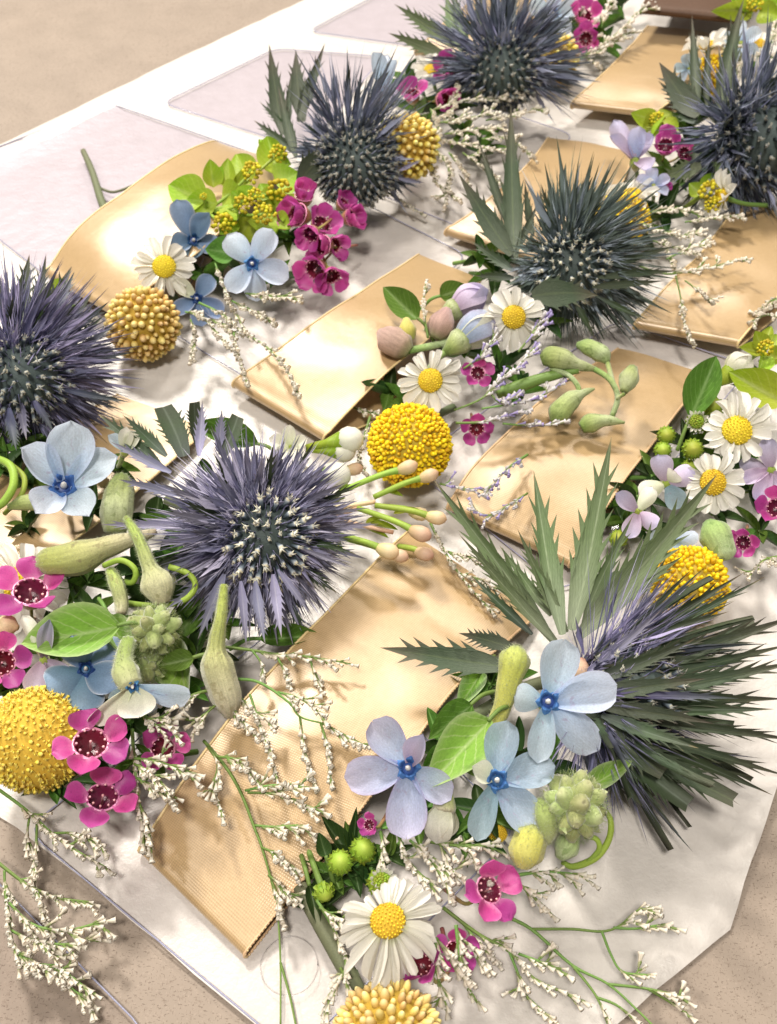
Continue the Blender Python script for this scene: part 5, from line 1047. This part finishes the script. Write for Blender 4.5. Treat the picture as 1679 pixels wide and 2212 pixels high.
wrapbud('white bud with green base above the upswept daisy', (1572, 812, 2.1), (1622, 766, 2.5), 30, ('whitepetal',), calyx='lime', seed=4)
pod('flower_bud', 'shaded green bud hanging left of the dark pink waxflower', [(1530, 1130, 1.9), (1545, 1155, 1.9), (1565, 1195, 1.7), (1570, 1210, 1.6)], [14, 34, 26, 8], 'podgreen', 'flower bud', G)
GP = 'green pods curling over the ribbon'
pod('seed_pod', 'green pod pointing right between the middle daisy and the ribbon', [(1170, 778, 2.5), (1190, 772, 2.6), (1215, 776, 2.6), (1250, 788, 2.5), (1284, 797, 2.4)], [14, 28, 27, 14, 7], 'podgreen', 'seed pod', GP, stem=[(1284, 797, 2.4), (1318, 820, 2.4), (1335, 858, 2.1), (1322, 900, 1.7)], stem_r=.09)
pod('seed_pod', 'lime green pod above the other curling pods', [(1248, 745, 2.5), (1272, 750, 2.6), (1300, 765, 2.5), (1312, 782, 2.4)], [8, 20, 22, 8], 'podgreen', 'seed pod', GP, stem=[(1312, 782, 2.4), (1318, 805, 2.4), (1325, 830, 2.3)], stem_r=.08)
pod('seed_pod', 'green pod hanging lowest and left over the ribbon', [(1196, 912, 1.6), (1208, 892, 1.8), (1232, 866, 2.0), (1262, 848, 2.1), (1284, 840, 2.1)], [10, 28, 24, 9, 3], 'podgreen', 'seed pod', GP, stem=[(1246, 856, 2.0), (1250, 838, 2.2), (1230, 812, 2.4), (1190, 795, 2.4)], stem_r=.08)
pod('seed_pod', 'green pod with thread tip at the end of the curled stalk', [(1256, 924, 1.6), (1276, 914, 1.7), (1310, 908, 1.8), (1350, 913, 1.8)], [14, 24, 14, 3], 'podgreen', 'seed pod', GP)
pod('seed_pod', 'pale round pod at the right of the curled stalk', [(1366, 798, 2.3), (1358, 820, 2.4), (1348, 846, 2.3)], [14, 24, 10], 'podgreen', 'seed pod', GP, stem=[(1350, 850, 2.3), (1340, 856, 2.2), (1332, 862, 2.1)], stem_r=.06)
pod('green_stalk', 'thick green stalk running from the middle daisy to the curling pods', [(1075, 850, 1.9), (1130, 832, 2.0), (1180, 815, 2.2), (1250, 800, 2.4)], [12, 14, 12, 7], 'stem', 'stalk', ridge=0)
# waxflower buds on their twig
def budtwig():
    p = P(690, 1102, 1.6); th = thing('waxflower_bud_sprig', 'sprig of white and peach waxflower buds between the mauve thistle and the yellow ball', 'bud sprig', p)
    def bud(cx, cy, z, r, a, bc, mat, hz=.0):
        c = P(cx, cy, z); s = cmpx(c); b = P(*bc); d = (c - b).normalized(); R = r * s
        cal = MB(); cal.add(*tube([b, b.lerp(c, .45), c - d * R * .45], [R * .22, R * .34, R * .86], 9), 0.0)
        part('calyx', cal.mesh('calyx', M['lime']), th)
        part('bud', bpy.data.meshes.get('bud_' + mat) or one('bud_' + mat, lathe([(-1, .5), (-.5, .9), (0, 1), (.5, .88), (.85, .5), (1.0, .08)], 12, .04, 3), M[mat]), th, along(c - d * 0, c + d * R * a, Vector((0, 0, 1)), R, R))
    bud(757, 949, 2.2, 29, 1.0, (662, 966, 1.9), 'waxbud'); bud(745, 975, 1.9, 24, 1.0, (662, 972, 1.8), 'waxbud'); bud(728, 1027, 2.2, 31, 1.0, (650, 1030, 1.9), 'waxbud')
    for cx, cy, z, r, b in [(880, 1010, 2.6, 20, (735, 1062, 2.0)), (926, 1028, 2.5, 19, (808, 1074, 2.0)), (942, 1118, 2.1, 20, (811, 1092, 2.0)), (908, 1152, 2.1, 23, (773, 1098, 1.9)), (838, 1190, 2.0, 23, (716, 1152, 1.7)), (862, 1200, 1.9, 19, (716, 1156, 1.6)), (916, 1196, 1.4, 20, (860, 1180, 1.2)), (905, 1110, 1.4, 19, (840, 1095, 1.4)), (764, 1014, 1.5, 18, (735, 1020, 1.5))]:
        bb = P(*b); c = P(cx, cy, z); tubepart('stalk', th, [bb, bb.lerp(c, .6) + Vector((0, 0, .08)), bb.lerp(c, .9)], [.08, .085, .11], 'limestem', 7)
        s = cmpx(c); d = (c - bb).normalized()
        part('bud', bpy.data.meshes.get('bud_peach') or one('bud_peach', lathe([(-1, .45), (-.6, .8), (0, 1), (.5, .92), (.9, .5), (1.05, .08)], 12, .05, 4), M['peachbud']), th, along(c, c + d * r * s * 1.15, Vector((0, 0, 1)), r * s * .80, r * s * .80))
    for a in [[(600, 1120, 1.2), (690, 1102, 1.6), (735, 1062, 2.0)], [(690, 1102, 1.6), (760, 1092, 1.9), (811, 1084, 2.0)], [(690, 1104, 1.6), (730, 1110, 1.7), (773, 1098, 1.9)], [(690, 1105, 1.6), (760, 1130, 1.7), (850, 1150, 1.7)], [(620, 1140, 1.2), (716, 1152, 1.7), (760, 1165, 1.7)]]:
        tubepart('twig', th, [P(*q) for q in a], [.06, .07, .06], 'peachbud', 6)
    for b, t in [((735, 1062, 2.0), (760, 1045, 2.2)), ((700, 1095, 1.7), (745, 1072, 1.9)), ((850, 1110, 1.8), (905, 1096, 1.9)), ((800, 1130, 1.7), (860, 1140, 1.7)), ((790, 1140, 1.6), (840, 1158, 1.6)), ((716, 1155, 1.7), (742, 1190, 1.6)), ((790, 1130, 1.7), (830, 1115, 1.8)), ((830, 1060, 2.0), (870, 1068, 2.1)), ((740, 1160, 1.6), (790, 1172, 1.6))]:
        part('leaf', MS['lime', 0], th, along(P(*b), P(*t), Vector((0, 0, 1)), .16))
budtwig()
star(628, 965, 2.0, 44, 'small creamy white bloom at the right rim of the mauve thistle', (-.2, .3), mat='whitepetal', cor=None, seed=31, elev=30, cat='white flower', group='white blooms')
# lime flowers
limecluster('lime green flower cluster with tiny yellow umbels on the arched ribbon', [((445, 434, 2.4), (360, 396, 2.7), 83), ((462, 405, 2.2), (453, 344, 3.0), 44), ((494, 405, 2.2), (486, 340, 3.0), 44), ((470, 400, 2.2), (478, 358, 2.8), 29), ((510, 400, 2.2), (524, 362, 2.8), 29),
    ((540, 398, 2.3), (500, 324, 2.9), 75), ((598, 400, 2.3), (643, 370, 2.7), 78), ((600, 380, 2.2), (580, 300, 2.7), 60), ((560, 440, 2.3), (620, 450, 2.6), 78), ((560, 470, 2.2), (590, 510, 2.2), 73), ((500, 440, 2.5), (520, 480, 2.7), 52), ((470, 440, 2.4), (400, 430, 2.5), 60), ((545, 470, 2.1), (520, 520, 2.0), 73),
    ((520, 430, 2.6), (545, 400, 3.0), 44), ((580, 430, 2.6), (560, 395, 3.0), 44), ((590, 470, 2.5), (625, 490, 2.6), 46), ((500, 470, 2.4), (470, 510, 2.4), 48), ((530, 440, 2.5), (500, 415, 2.9), 40), ((590, 350, 2.2), (625, 352, 2.5), 47), ((610, 430, 2.2), (612, 490, 2.4), 60), ((480, 420, 2.3), (520, 420, 2.7), 65), ((600, 360, 2.0), (560, 290, 2.3), 39)],
    [(544, 372, 2.9, 22), (604, 410, 2.9, 26), (571, 464, 2.9, 24), (552, 424, 2.9, 18), (526, 440, 2.9, 20), (484, 482, 2.6, 24), (602, 332, 2.7, 20), (440, 425, 2.8, 8)], 1)
limecluster('lime green flower tuft below the ribbon loop at the upper right', [((1420, 262, 1.6), (1365, 245, 1.9), 44), ((1425, 262, 1.6), (1400, 295, 1.9), 40), ((1430, 258, 1.6), (1450, 240, 1.9), 40), ((1430, 262, 1.6), (1465, 275, 1.9), 36), ((1415, 262, 1.6), (1385, 280, 1.8), 36)], [(1420, 258, 1.9, 16)], 2)
limecluster('lime green flower tuft at the right edge above the white bud', [((1650, 760, 2.2), (1600, 748, 2.4), 34), ((1650, 755, 2.2), (1630, 715, 2.6), 40), ((1660, 755, 2.2), (1690, 720, 2.6), 46), ((1655, 765, 2.2), (1645, 805, 2.4), 40), ((1660, 765, 2.2), (1700, 780, 2.4), 46), ((1650, 745, 2.2), (1665, 700, 2.6), 30)], [(1655, 752, 2.5, 18)], 3)
limecluster('lime green flowers in the upper right corner', [((1625, 20, 2.2), (1545, 25, 2.5), 46), ((1630, 15, 2.2), (1570, -10, 2.6), 44), ((1640, 20, 2.2), (1690, 5, 2.6), 60), ((1640, 25, 2.2), (1685, 35, 2.5), 50), ((1640, 20, 2.2), (1655, -15, 2.6), 46)], [(1630, 10, 2.6, 18)], 4)
limecluster('yellow green flowers hidden behind the side-on daisy at the right', [((1520, 420, 1.6), (1545, 370, 2.0), 40), ((1520, 420, 1.6), (1560, 450, 1.8), 40), ((1515, 420, 1.6), (1490, 395, 1.9), 36)], [(1535, 415, 2.0, 24), (1540, 445, 1.8, 18)], 5)
# fillers under the flowers
filler('leafy shoots in the dark gap under the middle daisy', [(880, 870, 1.0), (840, 850, .9), (1000, 760, 1.2), (1080, 800, 1.2), (1120, 850, 1.0)], seed=1)
filler('leafy shoots under the lime green flowers and blue star', [(480, 560, 1.2), (560, 520, 1.3), (620, 520, 1.2), (440, 600, 1.0), (600, 600, .9)], seed=2, mats=('dkgreen', 'green', 'green'))
filler('leafy shoots under the big downy leaf at the left', [(120, 1400, 1.2), (200, 1330, 1.4), (300, 1420, 1.2), (380, 1480, 1.0), (60, 1480, 1.0), (150, 1520, 1.0), (280, 1560, 1.1), (330, 1300, 1.2)], L=90, w=32, seed=3)
filler('leafy shoots under the three near blue stars', [(960, 1620, 1.2), (1040, 1750, 1.2), (1120, 1640, 1.3), (900, 1760, 1.0), (1180, 1660, 1.4), (1000, 1800, 1.0), (760, 1850, .8), (1060, 1480, 1.2)], L=90, w=30, seed=4)
filler('leafy shoots under the two daisies at the right', [(1480, 960, 1.1), (1560, 1000, 1.1), (1620, 1060, 1.1), (1440, 1020, 1.0), (1540, 1110, 1.0), (1640, 1150, 1.0), (1650, 850, 1.2), (1420, 1150, .8), (1375, 1075, .9), (1345, 1130, .8), (1410, 1030, .9)], seed=5)
filler('leafy shoots under the upper right thistle', [(1500, 330, 1.2), (1560, 380, 1.2), (1480, 280, 1.2), (1620, 390, 1.0), (1530, 250, 1.2), (1450, 380, 1.0)], seed=6)
filler('leafy shoots under the pink waxflowers near the top', [(900, 240, 1.0), (960, 240, 1.1), (1000, 290, 1.0), (880, 180, 1.0), (1040, 330, .9)], seed=7, w=18)
filler('leafy shoots left of the topmost white sprigs', [(1280, 70, 1.0), (1230, 60, 1.0), (1320, 20, 1.2), (1300, 100, .9), (1340, -15, 1.4)], seed=8, w=16)
filler('leafy shoots behind the bristly middle right thistle', [(1070, 590, 1.2), (1040, 560, 1.2), (1380, 500, 1.0), (1430, 470, 1.0), (1180, 700, 1.2)], seed=9)
filler('leafy shoots under the cupped blue flower at the left edge', [(60, 1040, 1.2), (200, 1100, 1.2), (10, 1010, 1.4), (60, 1140, 1.1), (50, 970, 1.4), (110, 960, 1.2), (230, 1010, 1.1), (20, 930, 1.6)], seed=10)
filler('leafy shoots in the dark gap between the pods and the mauve thistle', [(380, 1150, 1.2), (400, 1230, 1.2), (420, 1310, 1.1), (330, 1130, 1.2), (300, 1230, 1.4), (190, 1260, 1.3), (420, 1420, 1.0), (450, 1060, 1.0), (480, 1350, .9)], L=85, w=30, seed=11, mats=('dkgreen', 'dkgreen', 'green'))
filler('leafy shoots under the pink waxflowers and the fluffy gold ball', [(180, 1560, 1.2), (250, 1600, 1.1), (330, 1640, 1.0), (240, 1690, .9), (120, 1700, .9), (20, 1480, 1.2)], L=70, w=24, seed=12)
filler('leafy shoots under the green buds by the ribbon corner', [(760, 1840, .8), (720, 1890, .8), (800, 1880, .8), (840, 1850, .9), (700, 1960, .6)], L=70, w=22, seed=13)
leaf('small dark leaf at the corner of the nearest ribbon', (705, 1850, 1.4), (690, 1800, 1.8), 34, 'dkgreen', var=0)
leaf('long dark leaf beside the long narrow bud', (668, 1910, 1.1), (690, 2000, .9), 30, 'dkgreen', var=0)
pod('cut_stem', 'thick pale cut stem running beside the largest daisy to the bottom ball', [(648, 1915, .7), (690, 1990, .7), (740, 2080, .65), (790, 2170, .6)], [16, 18, 18, 16], 'stemdk', 'stem', ridge=.04)
pod('cut_stem', 'grey green cut stem showing through the left clear sleeve', [(180, 326, .5), (200, 372, .5), (218, 430, .5), (235, 470, .45)], [6, 7, 8, 8], 'stemdk', 'stem', ridge=0)
pod('cut_stem', 'thin forked stem inside the left clear sleeve', [(212, 404, .45), (245, 415, .45), (290, 400, .45), (310, 390, .45)], [3, 3, 3, 2], 'stemdk', 'stem', ridge=0)
# ================================================================== sprigs of tiny white flowers
sprig('white sprig whose long stem hangs off the ribbon to the bottom edge', [[(440, 1600, 1.6), (490, 1660, 1.6), (522, 1716, 1.5), (548, 1784, 1.3), (566, 1831, 1.2), (587, 1905, .9), (600, 1975, .5), (606, 2080, .35), (606, 2215, .3)], [(448, 1612, 1.7), (470, 1650, 1.8), (462, 1700, 1.6), (474, 1738, 1.5)],
    [(470, 1635, 1.7), (510, 1640, 1.9), (545, 1665, 1.8)], [(530, 1708, 1.6), (590, 1696, 1.8), (654, 1700, 1.7)], [(535, 1712, 1.6), (600, 1716, 1.7), (650, 1735, 1.6), (698, 1754, 1.5)], [(551, 1783, 1.4), (595, 1786, 1.5), (645, 1782, 1.5)], [(566, 1831, 1.2), (600, 1846, 1.4), (632, 1872, 1.2)], [(587, 1905, 1.0), (596, 1925, .95), (602, 1952, .8)], [(580, 1890, 1.0), (606, 1912, 1.0), (634, 1938, .9)], [(606, 2080, .35), (626, 2150, .35), (642, 2230, .3)]],
    flpx=25, seed=1, bare=(0, 9), sub_n=4)
sprig('white sprig arching over the nearest ribbon towards the lavender blue star', [[(440, 1460, 2.2), (500, 1466, 2.2), (560, 1474, 2.1), (625, 1518, 2.0), (648, 1548, 1.8), (696, 1562, 1.7)], [(648, 1548, 1.8), (654, 1596, 1.7), (662, 1640, 1.6), (674, 1676, 1.5)], [(693, 1563, 1.7), (707, 1612, 1.6), (711, 1674, 1.5)], [(696, 1562, 1.7), (740, 1585, 1.5), (792, 1612, 1.4)],
    [(540, 1500, 2.0), (560, 1560, 1.9), (578, 1610, 1.8), (592, 1658, 1.7)], [(500, 1480, 2.1), (540, 1530, 2.0), (575, 1552, 1.9)], [(600, 1495, 2.0), (650, 1510, 2.0), (690, 1540, 1.9)]], flpx=24, seed=2, bare=(0,), t0=.15)
sprig('thin white sprig crossing the upper left edge of the nearest ribbon', [[(470, 1396, 1.8), (540, 1404, 1.9), (595, 1413, 1.8), (669, 1419, 1.7), (748, 1432, 1.6)], [(545, 1405, 1.9), (562, 1428, 1.9), (566, 1448, 1.8)], [(595, 1413, 1.8), (610, 1440, 1.7), (622, 1466, 1.6)], [(669, 1420, 1.7), (676, 1445, 1.6), (684, 1466, 1.5)]], flpx=22, seed=3, t0=.35, sub_n=2, bare=())
sprig('white sprig lying on the sleeve under the fluffy gold ball', [[(-10, 1700, 1.0), (55, 1748, 1.0), (135, 1818, .9), (230, 1874, .8)], [(65, 1760, 1.0), (60, 1800, .8), (68, 1830, .6)], [(80, 1780, .9), (78, 1840, .8), (74, 1896, .6)], [(115, 1800, .9), (160, 1800, .9), (205, 1815, .8)]], flpx=25, seed=4, t0=.3)
sprig('white sprig lying farthest left on the bare table', [[(-20, 1850, .7), (30, 1890, .7), (65, 1914, .7), (120, 1938, .7), (192, 1948, .6)], [(10, 1880, .7), (12, 1910, .6), (26, 1935, .6)], [(70, 1918, .7), (90, 1955, .6), (104, 1990, .5)]], flpx=24, seed=5, t0=.3)
sprig('bushy white sprig curling towards the bottom left corner', [[(12, 1925, .7), (18, 1970, .7), (30, 2045, .7), (60, 2085, .7)], [(20, 1950, .8), (70, 1996, .9), (140, 2010, .9), (214, 1992, .8)], [(25, 2010, .7), (70, 2030, .8), (140, 2040, .8), (205, 2030, .7)], [(32, 2050, .7), (90, 2086, .7), (140, 2100, .6), (196, 2142, .5)], [(60, 2000, .8), (90, 2040, .8), (120, 2070, .7)], [(120, 2090, .6), (150, 2130, .5), (190, 2160, .4)], [(40, 2060, .7), (70, 2080, .7), (120, 2085, .6)]], flpx=26, seed=6, t0=.1)
sprig('white sprig hanging beside the pink waxflowers at the ribbon corner', [[(286, 1575, 2.3), (290, 1640, 2.2), (298, 1710, 2.0), (304, 1760, 1.7), (312, 1812, 1.4)], [(290, 1638, 2.3), (340, 1645, 2.4), (412, 1668, 2.2)], [(294, 1680, 2.2), (330, 1698, 2.2), (372, 1720, 2.0)], [(290, 1650, 2.3), (320, 1665, 2.4), (350, 1690, 2.3)], [(300, 1735, 1.9), (316, 1770, 1.7), (322, 1800, 1.5)]], flpx=26, seed=7, t0=.15)
sprig('tight tuft of white florets below the nodding blue flower', [[(310, 1545, 2.6), (330, 1560, 2.7), (352, 1585, 2.7)], [(318, 1552, 2.7), (345, 1556, 2.8), (368, 1570, 2.7)]], flpx=26, seed=8, t0=.05, sub_n=2)
sprig('white florets above the nodding blue flower at the foot of the pale pod', [[(455, 1490, 2.3), (420, 1500, 2.4), (395, 1512, 2.5), (372, 1506, 2.5)], [(470, 1520, 2.2), (440, 1545, 2.2), (420, 1560, 2.1)], [(500, 1505, 2.2), (510, 1540, 2.1), (540, 1570, 2.0)]], flpx=24, seed=9)
sprig('longest white sprig reaching over the paper to the lower right corner', [[(1010, 1935, 1.2), (1073, 1970, 1.2), (1148, 2007, 1.1), (1236, 2085, 1.0), (1314, 2126, .9), (1380, 2185, .8), (1430, 2235, .8)], [(1148, 2007, 1.1), (1236, 2007, 1.2), (1300, 2012, 1.2), (1338, 2000, 1.2), (1375, 1968, 1.2), (1405, 1962, 1.2)], [(1325, 2004, 1.2), (1372, 2006, 1.2), (1425, 1998, 1.1)],
    [(1300, 2012, 1.2), (1321, 2065, 1.0), (1345, 2099, .9), (1398, 2106, .9)], [(1314, 2126, .9), (1379, 2133, .9), (1420, 2140, .9), (1462, 2150, .8)], [(1400, 2136, .9), (1440, 2160, .8), (1484, 2190, .7)], [(1236, 2085, 1.0), (1287, 2150, .9), (1314, 2215, .8)], [(1290, 2155, .9), (1330, 2170, .9), (1370, 2200, .8)]], flpx=25, seed=10, bare=(0,), t0=.58, sub_n=2, side=(.5, -.8, .1))
sprig('white sprig spreading right from beneath the largest daisy', [[(957, 1960, 1.4), (1032, 2017, 1.2), (1100, 2055, 1.1), (1154, 2113, 1.0), (1252, 2158, .9)], [(1100, 2055, 1.1), (1120, 2106, 1.0), (1134, 2147, .9), (1184, 2194, .8)], [(1120, 2060, 1.1), (1160, 2075, 1.1), (1190, 2085, 1.0)], [(1000, 1995, 1.2), (1030, 2030, 1.2), (1060, 2060, 1.1)]], flpx=25, seed=11, t0=.25, side=(.5, -.9, .1))
sprig('white sprig hanging over the pink waxflower right of the largest daisy', [[(943, 2025, 1.8), (940, 2072, 1.7), (948, 2120, 1.5), (962, 2168, 1.2)], [(945, 2030, 1.8), (965, 2060, 1.7), (980, 2090, 1.5)]], flpx=27, seed=12, t0=.05, side=(.8, -.7, .1))
sprig('second white sprig hanging right of the largest daisy', [[(985, 1998, 1.7), (990, 2040, 1.6), (995, 2085, 1.4), (1014, 2140, 1.1)], [(990, 2020, 1.6), (1020, 2050, 1.5), (1035, 2080, 1.4)]], flpx=26, seed=13, t0=.1, side=(.8, -.7, .1))
sprig('white sprig left of the largest daisy down to the pale gold ball', [[(685, 1945, 1.3), (725, 2014, 1.2), (748, 2090, 1.1), (722, 2131, .9), (700, 2190, .7)], [(690, 1960, 1.3), (715, 1975, 1.3), (735, 1990, 1.2)], [(735, 2090, 1.1), (748, 2120, 1.0), (755, 2150, .9)]], flpx=25, seed=14, t0=.15)
sprig('dried cream florets under the lavender blue star', [[(862, 1805, 1.9), (873, 1845, 1.9), (900, 1880, 1.9), (930, 1905, 1.8)], [(885, 1815, 2.0), (929, 1848, 2.0), (985, 1888, 1.9)], [(930, 1855, 2.0), (950, 1885, 1.9), (962, 1908, 1.8)]], flpx=27, seed=15, t0=.05)
sprig('cream florets under the grey blue star', [[(930, 1818, 1.9), (984, 1826, 2.1), (1030, 1826, 2.1), (1062, 1830, 2.0)], [(950, 1822, 2.0), (962, 1850, 1.9), (972, 1868, 1.8)], [(1000, 1828, 2.0), (1020, 1850, 1.9), (1040, 1868, 1.8)]], flpx=27, seed=16, t0=.1)
sprig('small tuft of cream florets beside the little pink bloom', [[(822, 1796, 2.0), (826, 1820, 2.0), (824, 1852, 1.9)]], flpx=26, seed=17, t0=.05, sub_n=2, sub_len=1.0)
sprig('cream sprig poking right from behind the pink waxflower', [[(1095, 1895, 1.7), (1154, 1885, 1.7), (1210, 1885, 1.6), (1255, 1890, 1.5)], [(1110, 1900, 1.7), (1140, 1925, 1.6), (1172, 1954, 1.5)]], flpx=25, seed=18, t0=.25)
sprig('white sprig between the pale ochre ball and the ribbon with pink buds', [[(430, 654, 1.8), (480, 679, 1.8), (520, 714, 1.7), (575, 749, 1.7), (620, 800, 1.8), (640, 842, 1.7)], [(465, 569, 2.4), (478, 604, 2.3), (495, 650, 2.1), (525, 706, 1.8)], [(530, 634, 2.3), (580, 638, 2.4), (638, 644, 2.3)], [(400, 674, 1.8), (435, 684, 1.8), (490, 742, 1.6)], [(412, 690, 1.7), (420, 725, 1.5), (415, 772, 1.2)], [(505, 719, 1.7), (512, 760, 1.5), (530, 816, 1.3)], [(500, 650, 2.0), (540, 668, 2.0), (580, 690, 1.9)], [(450, 690, 1.8), (480, 700, 1.7), (500, 720, 1.6)]],
    flpx=20, seed=19, t0=.1, dens=3.8)
sprig('violet tinged sprig at the right of the middle daisy', [[(985, 914, 2.0), (1041, 912, 2.1), (1089, 899, 2.1), (1130, 890, 2.0)], [(982, 886, 2.1), (1041, 861, 2.3), (1076, 824, 2.4), (1108, 803, 2.5), (1155, 750, 2.6)], [(1001, 797, 2.2), (1041, 768, 2.5), (1067, 728, 2.6)], [(1041, 883, 2.2), (1108, 872, 2.2), (1164, 859, 2.1), (1216, 822, 2.1)], [(1086, 915, 2.0), (1148, 920, 1.9), (1206, 916, 1.8)], [(1120, 760, 2.6), (1150, 720, 2.7), (1165, 690, 2.7)], [(1060, 850, 2.3), (1080, 870, 2.3), (1100, 860, 2.3)]], flpx=19, seed=20, mat='floretblue', t0=.25, side=(.6, -.5, .4))
sprig('violet tinged sprig lying on the bright end of the pod ribbon', [[(1140, 982, 1.6), (1105, 1005, 1.7), (1075, 1035, 1.6), (1050, 1062, 1.5)], [(1140, 1065, 1.5), (1100, 1090, 1.5), (1060, 1112, 1.4), (1030, 1105, 1.4)], [(950, 1045, 1.2), (1000, 1055, 1.3), (1050, 1055, 1.4)]], flpx=17, seed=21, mat='floretblue', t0=.1)
sprig('blurred white sprig on the paper below the peach buds', [[(930, 1130, .9), (960, 1190, .9), (1000, 1250, .9), (1060, 1320, .8)], [(960, 1190, .9), (1000, 1200, .9), (1040, 1210, .8)], [(990, 1240, .9), (1030, 1250, .9), (1060, 1270, .8)]], flpx=18, seed=22, joined=True, t0=.05)
sprig('white sprig reaching over the ribbon at the right behind the bristly thistle', [[(1380, 575, 1.9), (1440, 592, 2.0), (1500, 582, 2.1), (1545, 575, 2.1), (1592, 560, 2.0)], [(1460, 596, 2.0), (1472, 650, 1.9), (1478, 700, 1.7), (1490, 732, 1.5)], [(1480, 606, 2.0), (1505, 625, 2.0), (1530, 650, 1.9)], [(1440, 560, 2.0), (1480, 540, 2.0), (1520, 520, 2.0)]], flpx=17, seed=23, t0=.3, rad=.04)
sprig('white florets between the yellow ball and the right ribbon', [[(1380, 480, 1.6), (1430, 500, 1.7), (1470, 510, 1.7), (1510, 500, 1.7)], [(1400, 460, 1.6), (1450, 450, 1.8), (1500, 460, 1.8)], [(1430, 510, 1.6), (1440, 540, 1.5), (1450, 570, 1.5)], [(1480, 480, 1.7), (1540, 470, 1.8), (1590, 465, 1.7)], [(1410, 520, 1.5), (1460, 535, 1.5), (1500, 545, 1.5)]], flpx=18, seed=24, joined=True, t0=.05)
sprig('dense white sprig right below the topmost thistle', [[(930, 240, 1.8), (1000, 218, 2.0), (1070, 214, 2.0), (1114, 208, 2.0)], [(985, 170, 2.1), (985, 205, 2.1), (975, 245, 2.0)], [(950, 265, 1.8), (1010, 255, 1.9), (1060, 245, 2.0)], [(1050, 260, 1.8), (1100, 250, 1.8), (1170, 235, 1.7)], [(930, 235, 1.9), (940, 260, 1.9), (945, 280, 1.8)]], flpx=18, seed=25, joined=True, t0=.05, dens=4.0, sub_n=4)
sprig('dense white sprig between the yellow beaded ball and the tall dark leaves', [[(930, 300, 1.4), (990, 310, 1.6), (1050, 320, 1.6), (1090, 330, 1.5)], [(940, 320, 1.4), (970, 370, 1.4), (960, 440, 1.0)], [(970, 330, 1.5), (1000, 370, 1.4), (1010, 400, 1.2)], [(1000, 330, 1.5), (1040, 360, 1.5), (1070, 390, 1.4)], [(1040, 300, 1.6), (1100, 300, 1.5), (1150, 340, 1.4)], [(960, 290, 1.5), (1020, 280, 1.7), (1080, 275, 1.7)], [(930, 340, 1.3), (940, 390, 1.2), (975, 420, 1.0)]], flpx=18, seed=26, joined=True, t0=.05, dens=4.0, sub_n=4)
sprig('white sprigs left of the ribbon loop near the top edge', [[(1250, 130, 1.3), (1300, 100, 1.6), (1345, 60, 1.8), (1400, 8, 2.0)], [(1270, 110, 1.4), (1270, 60, 1.6), (1285, 0, 1.9)], [(1290, 100, 1.6), (1320, 90, 1.6), (1360, 70, 1.6)], [(1260, 120, 1.3), (1290, 140, 1.2), (1300, 160, 1.0)], [(1300, 60, 1.7), (1310, 20, 1.8), (1320, -15, 1.9)], [(1245, 60, 1.5), (1240, 20, 1.7), (1245, -15, 1.8)]], flpx=17, seed=27, joined=True, t0=.1, dens=3.8, sub_n=4)
sprig('small white sprig on the sleeve under the steel blue thistle', [[(800, 395, 1.0), (830, 412, .9), (865, 432, .8), (908, 460, .6)]], flpx=15, seed=28, t0=.1, sub_n=2, joined=True)
sprig('white tufts left of the bright yellow ball', [[(800, 900, .9), (785, 950, .9), (775, 985, .9), (790, 1020, .9)], [(760, 880, .8), (800, 890, .8), (830, 900, .8)]], flpx=16, seed=29, joined=True, t0=.05)
sprig('upright white sprig on the smooth green leaf', [[(925, 730, 2.3), (918, 690, 2.6), (915, 655, 2.8), (918, 620, 2.9)]], flpx=15, seed=30, t0=.2, sub_n=2, sub_len=.8)
sprig('white florets at the right edge below the right ribbon', [[(1700, 690, 1.3), (1660, 680, 1.4), (1630, 690, 1.3)], [(1690, 1200, 1.4), (1650, 1210, 1.4), (1620, 1240, 1.3)], [(1690, 640, 1.4), (1665, 650, 1.4), (1640, 668, 1.3)]], flpx=18, seed=31, joined=True, t0=.05)
sprig('white florets in the upper right corner beneath the lime flowers', [[(1690, 130, 1.8), (1640, 120, 1.9), (1600, 140, 1.8), (1580, 170, 1.7)], [(1560, 130, 1.8), (1580, 100, 1.9), (1600, 60, 2.0)], [(1660, 100, 1.9), (1670, 70, 2.0), (1679, 50, 2.0)]], flpx=17, seed=32, joined=True, t0=.05)
